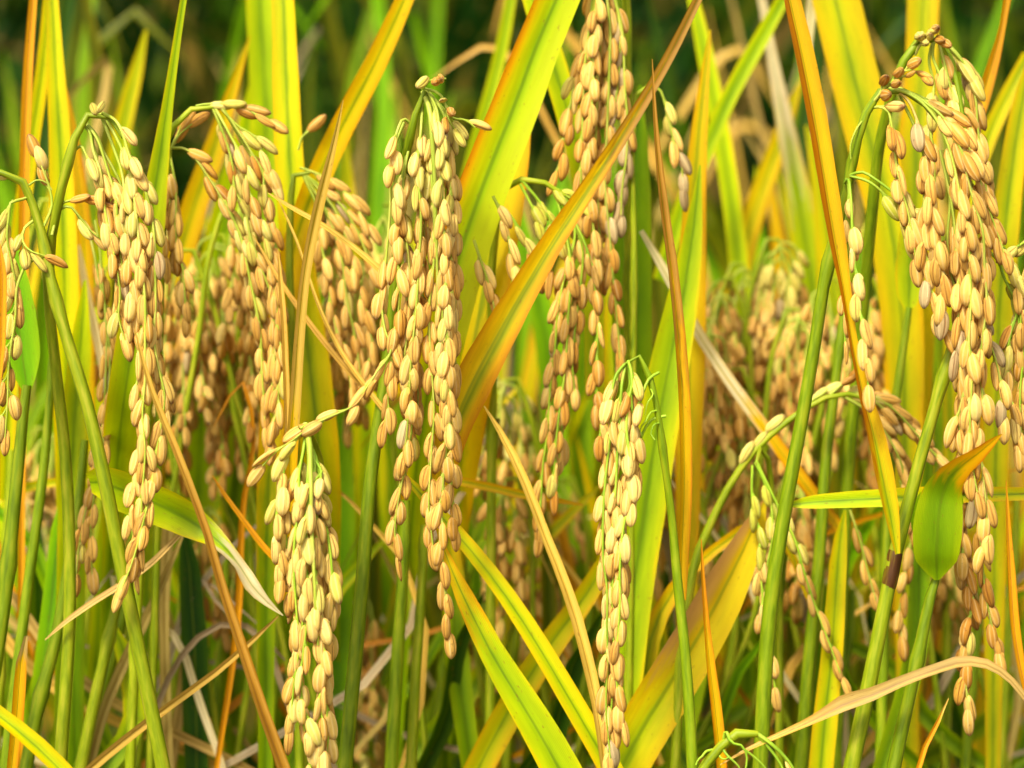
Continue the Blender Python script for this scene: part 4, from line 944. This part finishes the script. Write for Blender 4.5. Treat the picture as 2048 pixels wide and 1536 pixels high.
leaf('grey withered blade bent like an arch in the lower left', 55, 'grey', [(570, 1320, 4), (530, 1278, 12), (480, 1248, 13), (430, 1252, 13), (380, 1290, 13), (340, 1350, 13), (312, 1420, 13), (300, 1545, 12)], 20, root=True)
leaf('blurred tan blade rising to a point behind the grey bent one', 70, 'tan', [(398, 1200, 3), (392, 1260, 22), (376, 1320, 28), (362, 1400, 24), (340, 1545, 20)], 10)
leaf('yellow leaf entering at the bottom left corner', -20, (Y, 'straw', .1), [(-60, 1390, 30), (-10, 1425, 34), (40, 1465, 38), (80, 1500, 40), (130, 1550, 40)], 20, .5)
leaf('broken orange blade stub with a torn brown top at the lower left', 2, ('orange', 'tan', .18), [(52, 1272, 8), (46, 1296, 18), (41, 1330, 26), (36, 1400, 28), (30, 1470, 26), (22, 1545, 24)], 15, .45)
leaf('broad lime-yellow blade sweeping from the central panicle to the bottom border', 6, (LM, G, .35), [(868, 1040, 4), (892, 1110, 14), (912, 1160, 30), (945, 1230, 46), (985, 1310, 56), (1030, 1385, 68), (1075, 1460, 76), (1125, 1550, 80)], 15, .28)
leaf('orange-edged lime blade running parallel above the broad bottom sweep', 14, Y, [(790, 930, 4), (830, 975, 18), (880, 1030, 28), (945, 1105, 34), (1010, 1190, 38), (1075, 1290, 44), (1140, 1400, 48), (1225, 1550, 50)], 18, .3)
leaf('thin dry tan blade arcing down between the central and the slender panicle', 10, 'straw', [(968, 812, 3), (998, 862, 14), (1028, 920, 20), (1058, 990, 22), (1088, 1070, 23), (1120, 1150, 25), (1148, 1230, 26), (1172, 1320, 27), (1190, 1400, 26), (1210, 1545, 24)], 28, .45)
leaf('lime blade leaning from the bottom up to the slender panicle, orange on its edge', 50, Y, [(1252, 1050, 6), (1220, 1110, 34), (1165, 1200, 46), (1100, 1290, 54), (1030, 1400, 60), (950, 1550, 60)], 12)
leaf('massive half-dried leaf, tan along one side, slanting up from the bottom right of centre', 34, ('yellow', 'half_tan', .62, .5), [(1530, 1000, 10), (1505, 1060, 50), (1462, 1150, 84), (1410, 1250, 100), (1350, 1350, 104), (1295, 1440, 104), (1235, 1550, 100)], 10, .25)
leaf('tall lime leaf standing behind the slender panicle', 40, LM, [(1400, 330, 4), (1388, 450, 34), (1368, 580, 62), (1340, 720, 78), (1310, 880, 84), (1285, 1050, 84), (1262, 1220, 80), (1246, 1400, 70), (1235, 1550, 56)], 8)
leaf('golden upright leaf behind the thin brown needle blade', 60, ('green', 'gold', .7, .4), [(1420, 60, 4), (1404, 200, 26), (1392, 340, 42), (1385, 500, 56), (1380, 680, 60), (1376, 900, 54), (1372, 1200, 44), (1370, 1550, 36)], 10)
leaf('horizontal yellow-green leaf with its tip at left, spanning to the right border', 12, (Y, 'lime', .4), [(1566, 1012, 3), (1610, 1006, 24), (1680, 1001, 33), (1760, 997, 38), (1850, 993, 38), (1940, 990, 32), (2060, 988, 28)], 10, .3, root=False)
leaf('curled dry straw-white blade arching over the bottom right', -8, ('tan', 'straw', .3), [(1440, 1530, 2), (1500, 1497, 9), (1570, 1466, 13), (1640, 1434, 20), (1690, 1408, 33), (1740, 1392, 28), (1800, 1366, 24), (1870, 1340, 24), (1930, 1324, 26), (1980, 1332, 22), (2020, 1360, 16), (2060, 1410, 14)], 24, .4, .16, root=False)
leaf('brown narrow blade hugging the right border, lower half', -4, 'brown', [(2012, 960, 2), (2016, 1060, 12), (2022, 1160, 19), (2028, 1250, 22), (2040, 1330, 20), (2062, 1420, 18)], 25, .5, root=False)
leaf('slim orange blade with a needle tip at lower right of centre', 0, ('orange', 'brown', .35), [(1402, 1078, 2), (1405, 1150, 9), (1412, 1250, 14), (1422, 1350, 22), (1434, 1450, 26), (1442, 1550, 26)], 25, .5)
leaf('upright yellow-striped blade in the lower right', 36, Y, [(1690, 1020, 4), (1680, 1080, 28), (1672, 1180, 38), (1664, 1300, 44), (1652, 1420, 50), (1640, 1550, 52)], 8)
leaf('little brown needle leaf standing at the lower right', -6, ('brown', 'straw', .2), [(1897, 1396, 2), (1886, 1424, 8), (1868, 1456, 11), (1848, 1496, 13), (1832, 1550, 13)], 20, .5)
leaf('pale straw stalk slanting behind the thin upright brown blade', 52, ('orange', 'pale', .55), [(1282, 462, 10), (1330, 545, 20), (1395, 665, 24), (1460, 765, 26), (1530, 860, 28), (1600, 955, 28), (1680, 1060, 24)], 20, .3, root=False)
leaf('green blade leaning left of the folded brown-and-yellow one, top right of centre', 125, LM, [(1384, -10, 22), (1412, 120, 34), (1438, 250, 38), (1462, 400, 40), (1480, 560, 42), (1490, 900, 36)], 8)
leaf('soft yellow-green blade crossing diagonally behind the green leaning one', 105, LM, [(1570, -10, 26), (1520, 80, 34), (1470, 170, 34), (1420, 280, 34), (1370, 400, 34), (1320, 560, 30)], 8, root=False)
leaf('golden blade fanning right from the leaning green one', 135, G, [(1606, 150, 3), (1580, 220, 26), (1545, 320, 40), (1510, 420, 46), (1478, 540, 46), (1450, 760, 40)], 8)
leaf('pale yellow-green blade behind the folded brown-and-yellow one', 130, (LM, 'pale', .25), [(1522, -10, 18), (1545, 120, 24), (1572, 260, 38), (1598, 400, 50), (1622, 560, 56), (1640, 760, 54), (1650, 1100, 44)], 8)
leaf('bright yellow-green leaf under the folded blade, beside the right-hand culm', 128, Y, [(1612, 250, 6), (1640, 360, 40), (1660, 500, 60), (1672, 660, 70), (1680, 860, 64), (1684, 1100, 50)], 8)
leaf('white bleached blade tip at the top beside the folded brown-and-yellow one', 95, 'pale', [(1628, -10, 26), (1620, 40, 22), (1618, 90, 14), (1620, 130, 3)], 8, root=False)
leaf('pale green narrow blade rising in the dark gap right of the central panicle', 130, LM, [(1022, -10, 22), (1006, 80, 26), (985, 170, 28), (955, 280, 30), (925, 400, 30)], 8, root=False)
leaf('lime leaf peeping out right of the widest diagonal leaf', 52, LM, [(1062, -10, 40), (1095, 90, 50), (1128, 200, 52), (1160, 320, 50), (1180, 460, 44), (1190, 800, 40)], 8)
leaf('fresh green leaf filling the gap behind the lower part of the tall panicle', 66, 'leafgreen', [(1280, 170, 6), (1268, 300, 56), (1262, 450, 78), (1262, 600, 84), (1266, 800, 76), (1270, 1100, 60)], 8)
leaf('slim yellow horizontal blade behind the central panicle, lower', 44, (G, 'orange', .3), [(1166, 1010, 3), (1110, 1000, 12), (1050, 990, 17), (985, 975, 18), (920, 962, 18)], 10, root=False)
leaf('blurred yellow horizontal blade at the left border', 70, Y, [(180, 960, 3), (140, 962, 14), (80, 968, 20), (20, 985, 22), (-40, 1005, 22)], 10, root=False)
leaf('wide straight lime leaf low between the left stems', 46, ('green', 'lime', .5, .4), [(170, 560, 6), (162, 680, 40), (150, 820, 52), (140, 1000, 50), (130, 1300, 40), (120, 1545, 30)], 8)
leaf('pale bleached blade edge behind the left grain strings', 64, 'pale', [(158, 490, 4), (165, 540, 14), (176, 600, 18), (190, 660, 18), (205, 740, 14)], 8, root=False)
leaf('dark olive blade standing behind the slanting grain string', 92, 'leafgreen', [(652, 560, 10), (656, 700, 64), (660, 850, 90), (660, 1000, 96), (662, 1200, 90), (664, 1545, 60)], 8)
leaf('brown thin blade near the bottom left, behind the twisted leaf', 26, 'brown', [(424, 950, 2), (450, 990, 8), (490, 1045, 11), (520, 1085, 13), (560, 1130, 12)], 20, root=False)
leaf('dark brown edge of a blade cut by the left border', -14, 'brown', [(-4, 480, 6), (4, 540, 16), (4, 620, 18), (2, 700, 16), (-6, 780, 12)], 10, .4, root=False)

MARKS = [(110, 'the cut-off panicle'), (340, 'the arch-stemmed panicle'), (480, 'the horizontal-necked panicle'), (680, 'the tall twin leaves'),
         (920, 'the central panicle'), (1080, 'the widest diagonal leaf'), (1180, 'the diagonal brown blade'), (1300, 'the slender cream panicle'), (1420, 'the thin brown needle blade'),
         (1560, 'the pale straw stalk'), (1700, 'the folded brown-and-yellow blade'), (1860, 'the heavy panicle stem'), (9999, 'the heavy panicle')]

# ------------------------------------------------------------------ stems, some with a leaf of their own
stalk('upright green culm topped by a broad bright-green drooping leaf with a curled orange tip', 2, 'deep',
      [(1874, 1152, 9), (1862, 1190, 13), (1845, 1270, 15), (1826, 1360, 16), (1806, 1450, 17), (1785, 1550, 18)],
      blades=[(('flag', 'orange', .30, .22), -2, [(2004, 868, 2, -14, 30), (1984, 884, 16, -14, 35), (1955, 908, 30, -14, 35), (1925, 930, 44, -12, 20), (1900, 955, 62, -9, 10), (1886, 985, 82, -6, 0), (1878, 1030, 96, -5, 0), (1874, 1080, 96, -4, 0), (1873, 1112, 86, -3, 0), (1873, 1138, 50, -1, 0), (1874, 1160, 9, 0, 0)], dict(root=False, fold=.2, wave=.05)),
              ('leafgreen', 3, [(1925, 1010, 8, 4), (1905, 1000, 60, 3), (1880, 1010, 90, 2), (1866, 1040, 92, 1), (1868, 1090, 60, 0), (1874, 1150, 16, 0)], dict(root=False))])
stalk('thick green culm with a blackened joint where the folded blade joins it', 0, 'green',
      [(1926, 620, 8, -1), (1910, 672, 12), (1898, 715, 13), (1882, 770, 15), (1860, 850, 15), (1832, 950, 16), (1806, 1050, 17), (1790, 1110, 18), (1772, 1200, 18), (1752, 1300, 19), (1730, 1410, 20), (1700, 1550, 21)], nodes=(765,), extra=[('blackened_joint', 'black', [(1794, 1094, 15), (1791, 1106, 18.6), (1787, 1128, 18.9), (1778, 1172, 18.4), (1775, 1186, 15)])])
stalk('green culm under a hanging broad leaf base at the left border', 20, 'deep',
      [(54, 770, 12), (50, 800, 13), (40, 900, 15), (26, 1040, 17), (12, 1180, 18), (-20, 1400, 19), (-40, 1550, 20)],
      blades=[('leafgreen', 0, [(24, 500, 30), (30, 580, 64), (38, 660, 78), (46, 720, 70), (52, 765, 34), (53, 785, 14)], dict(root=False))])
stalk('slim green culm rising behind the cut-off panicle stem', 40, 'deep', [(108, 690, 9), (100, 800, 11), (85, 960, 13), (62, 1130, 14), (36, 1330, 15), (10, 1550, 16)], nodes=(735,))
stalk('green culm behind the hanging grain strings at lower left', 34, 'deep', [(170, 880, 10), (158, 1000, 13), (140, 1120, 15), (112, 1280, 16), (80, 1400, 17), (50, 1550, 18)])
stalk('yellow-green culm between the panicle stem and the tan blades, lower left', 44, 'green', [(262, 1080, 10), (240, 1180, 13), (215, 1290, 15), (190, 1400, 16), (160, 1550, 17)])
stalk('dark green culm right of the yellow-green one, lower left', 56, 'deep', [(300, 1000, 9), (270, 1130, 12), (235, 1280, 14), (195, 1420, 15), (150, 1550, 16)])
stalk('stout deep green culm standing straight behind the broad lime sweep, bottom centre', 40, 'deep', [(812, 1000, 12), (806, 1150, 15), (796, 1300, 17), (782, 1550, 18)])
stalk('yellowish green culm beside the stout deep green one, bottom centre', 46, 'green', [(850, 1050, 11), (842, 1200, 13), (832, 1340, 14), (822, 1550, 15)], nodes=(1080,))
stalk('upright deep culm at right behind the folded blade', 46, 'deep', [(1690, 600, 10), (1672, 760, 13), (1652, 920, 15), (1640, 1100, 16), (1620, 1300, 17), (1600, 1550, 18)], nodes=(700,))
stalk('green culm with a hanging leaf base left of the heavy panicle', 48, 'deep', [(1818, 615, 9), (1806, 700, 11), (1792, 800, 12), (1780, 950, 13), (1770, 1200, 14), (1760, 1550, 15)],
      blades=[('lime', 0, [(1822, 420, 30), (1822, 500, 56), (1820, 560, 60), (1818, 600, 40), (1818, 625, 10)], dict(root=False))])
stalk('straight dark culm between the massive half-dried leaf and the upright striped blade', 50, 'deep', [(1570, 1080, 12), (1556, 1200, 15), (1540, 1350, 17), (1516, 1550, 18)])
for i, (x0, y0, x1, dd) in enumerate([(1640, 1090, 1606, 60), (1700, 1180, 1668, 70), (1900, 1000, 1890, 90), (2030, 1000, 2000, 80), (1960, 1150, 1930, 75), (1470, 1180, 1440, 80), (1040, 1100, 1010, 90), (900, 1150, 870, 100), (560, 1080, 540, 85), (450, 1100, 430, 90), (370, 1040, 345, 80), (20, 900, -10, 60), (700, 950, 690, 95), (1180, 1150, 1160, 85)]):
    mt = R.choice(('deep', 'deep', 'green'))
    stalk(f"blurred bare {'green' if mt == 'deep' else 'yellowish green'} rice stem low behind {next(b for a, b in MARKS if x0 < a)}", dd, mt, [(x0 + 4, y0, 9), (x0, y0 + 80, 12), ((x0 + x1) / 2, (y0 + 1550) / 2, 14), (x1, 1550, 15)], group='blurred stems low among the plants')

# ================================================================== blades further back, too many to name one by one
TONE = {'lime': 'lime', 'yellow': 'yellow', 'leafgreen': 'fresh green', 'green': 'green', 'olive': 'olive', 'dark': 'dark green', 'gold': 'golden', 'orange': 'orange', 'tan': 'tan', 'straw': 'straw', 'grey': 'grey', 'brown': 'brown', 'pale': 'bleached'}


REST = []                                # the smallest, most blurred ones, joined below


def wild(how, grp, n, d0, d1, y0, y1, w0, w1, stys, lean=160, xs=(-150, 2200), curve=1.0, droop=0.0, keep=1.0):
    """blades growing at random; each is described by its tone, width, lean and the thing it stands behind"""
    for i in range(n):
        x = xs[0] + (xs[1] - xs[0]) * (i + R.random()) / n
        d = R.uniform(d0, d1)
        k = (DIST + d * MM) / DIST
        tx, ty = x + R.gauss(0, lean), R.uniform(y0, y1)
        wr = R.random()
        wd = (w0 + (w1 - w0) * wr) / k
        by = 1600
        mx = (x + tx) / 2 + R.gauss(0, 30 * curve)
        pts = [(tx, ty, 2), (tx + (mx - tx) * .35, ty + (by - ty) * .12, wd * .55), (tx + (mx - tx) * .8, ty + (by - ty) * .3, wd * .9), (mx, ty + (by - ty) * .55, wd), (x, by, wd * .8)]
        bent = droop and R.random() < droop
        if bent:
            s = R.choice((-1, 1))
            pts = [(tx + s * R.uniform(70, 190), ty + R.uniform(60, 220), 2), (tx + s * 40, ty + 5, wd * .6)] + pts[1:]
        sty = R.choice(stys)
        tone = TONE[sty if isinstance(sty, str) else sty[0]]
        size = 'broad' if wr > .66 else 'narrow' if wr < .33 else 'middling'
        pose = 'with bent tip' if bent else 'leaning right' if tx - x > 90 else 'leaning left' if tx - x < -90 else 'upright'
        mk = next(b for a, b in MARKS if (x + tx) / 2 < a)
        lab = f'{how} {size} {tone} blade {pose} behind {mk}'
        st = sty if isinstance(sty, tuple) or sty in ('tan', 'straw', 'grey', 'brown', 'dark', 'olive', 'pale') else ('green', sty, R.uniform(.3, .6), .4)
        if R.random() > keep:
            REST.append((d, st, pts, R.uniform(-45, 45), R.uniform(.15, .4)))
            continue
        leaf(lab, d, st, pts, R.uniform(-45, 45), R.uniform(.15, .4), group=grp)


wild('blurred', 'yellow-green blades among the panicles', 42, 135, 240, 230, 640, 34, 74, ['lime', 'lime', 'yellow', 'yellow', 'leafgreen', ('gold', 'orange', .2)])
wild('blurred low', 'fresh green blades low behind the panicles', 36, 140, 260, 380, 900, 30, 66, ['leafgreen', 'green', 'green', 'lime'])
wild('soft-edged', 'golden blades behind the panicles', 20, 120, 240, 300, 900, 22, 50, [('gold', 'orange', .3), 'orange', 'gold', ('yellow', 'brown', .3)])
wild('dry', 'dry tan straws between the plants', 46, 50, 220, 620, 1250, 10, 26, ['tan', 'straw', 'straw', 'pale', 'brown', 'grey'], lean=330, curve=2.5, droop=.5)
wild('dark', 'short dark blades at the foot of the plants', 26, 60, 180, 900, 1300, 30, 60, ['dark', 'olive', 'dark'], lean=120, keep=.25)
wild('crossing', 'blades crossing low between the stems', 44, 45, 190, 700, 1250, 22, 54, ['lime', 'green', 'yellow', 'leafgreen', 'gold', 'lime'], lean=420, curve=2.2, droop=.25, keep=.62)
wild('crossing dry', 'dry straws crossing low between the stems', 46, 45, 190, 800, 1350, 9, 22, ['straw', 'tan', 'pale', 'brown', 'grey'], lean=480, curve=3.0, droop=.5, keep=.3)
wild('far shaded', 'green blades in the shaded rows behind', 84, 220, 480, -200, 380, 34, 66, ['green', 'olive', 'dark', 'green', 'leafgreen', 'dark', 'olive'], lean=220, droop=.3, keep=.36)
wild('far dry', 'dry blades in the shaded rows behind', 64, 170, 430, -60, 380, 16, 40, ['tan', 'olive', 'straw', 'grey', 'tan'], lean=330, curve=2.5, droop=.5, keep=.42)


def rest_mass():
    b, mats, idx = MB(), [], []
    for d, st, pts, roll, fold in REST:
        m = leafmat(*st) if isinstance(st, tuple) else leafmat(st)
        if m not in mats: mats.append(m)
        k = b.n
        W = leaf_path(pts, d, roll, n=40)
        sweep_leaf(b, W, fold, .04, ph=R.uniform(0, 6))
        idx += [mats.index(m)] * len(b.f[-1])
    me = b.mesh('shaded_foliage', mats[0])
    for m in mats[1:]: me.materials.append(m)
    me.polygons.foreach_set('material_index', np.array(idx, np.int32))
    tag(link('shaded_foliage', me), 'tangle of blurred green and dry blades in the shade between the rows', 'foliage', kind='stuff')


rest_mass()


def far_mass():
    """the rice standing further back, which reads as one dark mass"""
    m, t = newmat('far_rice')
    L = t.links
    geo = N(t, 'ShaderNodeNewGeometry')
    c = ramp(t, geo.outputs['Random Per Island'], [(0, (12, 36, 2)), (.35, (24, 58, 3)), (.62, (46, 84, 5)), (.8, (88, 106, 10)), (.92, (120, 98, 28)), (1, (160, 130, 74))])  # shade among the far rows is put into these dark greens
    p = N(t, 'ShaderNodeBsdfPrincipled', i_Roughness=0.6); L.new(c, p.inputs['Base Color']); p.inputs['Specular IOR Level'].default_value = .1
    tr = N(t, 'ShaderNodeBsdfTranslucent'); L.new(c, tr.inputs[0])
    ms = N(t, 'ShaderNodeMixShader'); ms.inputs[0].default_value = .25
    L.new(p.outputs[0], ms.inputs[1]); L.new(tr.outputs[0], ms.inputs[2])
    o = N(t, 'ShaderNodeOutputMaterial'); L.new(ms.outputs[0], o.inputs[0])
    b = MB()
    r = random.Random(3)
    for i in range(4200):
        y = .55 + 3.2 * r.random() ** 1.5
        x = r.uniform(-1, 1) * (.35 + y * .42)
        h = r.uniform(.75, 1.15)
        a = r.uniform(0, 6.28)
        ln_ = r.uniform(.05, .55)
        dx, dy = math.cos(a) * ln_, math.sin(a) * ln_
        dy = max(dy, (.42 - y) / 1.5)                                    # none leans out over the path
        dr = r.uniform(0, .25) if r.random() < .5 else 0
        wd = r.uniform(.005, .012)
        P = np.array([[x, y, 0, wd * .6, a], [x + dx * .2, y + dy * .2, h * .45, wd, a], [x + dx * .6, y + dy * .6, h * .82, wd * .8, a], [x + dx, y + dy, h - dr * .3, wd * .5, a], [x + dx * 1.5, y + dy * 1.5, h - dr, .0005, a]])
        sweep_leaf(b, spline(P, 9), .3, 0, 3)
    # closing hedge further out, coarser blades
    for i in range(1800):
        y = r.uniform(3.6, 9)
        x = r.uniform(-1, 1) * (1.2 + y * .5)
        h = r.uniform(.8, 1.25)
        a = r.uniform(0, 6.28)
        dx, dy = math.cos(a) * .25, math.sin(a) * .25
        P = np.array([[x, y, 0, .03, a], [x + dx * .4, y + dy * .4, h * .6, .035, a], [x + dx, y + dy, h, .001, a]])
        sweep_leaf(b, spline(P, 5), .3, 0, 3)
    me = b.mesh('rice_vegetation', m)
    tag(link('rice_vegetation', me), 'shade-darkened green mass of rice plants in the field behind', 'rice field', kind='stuff')


far_mass()
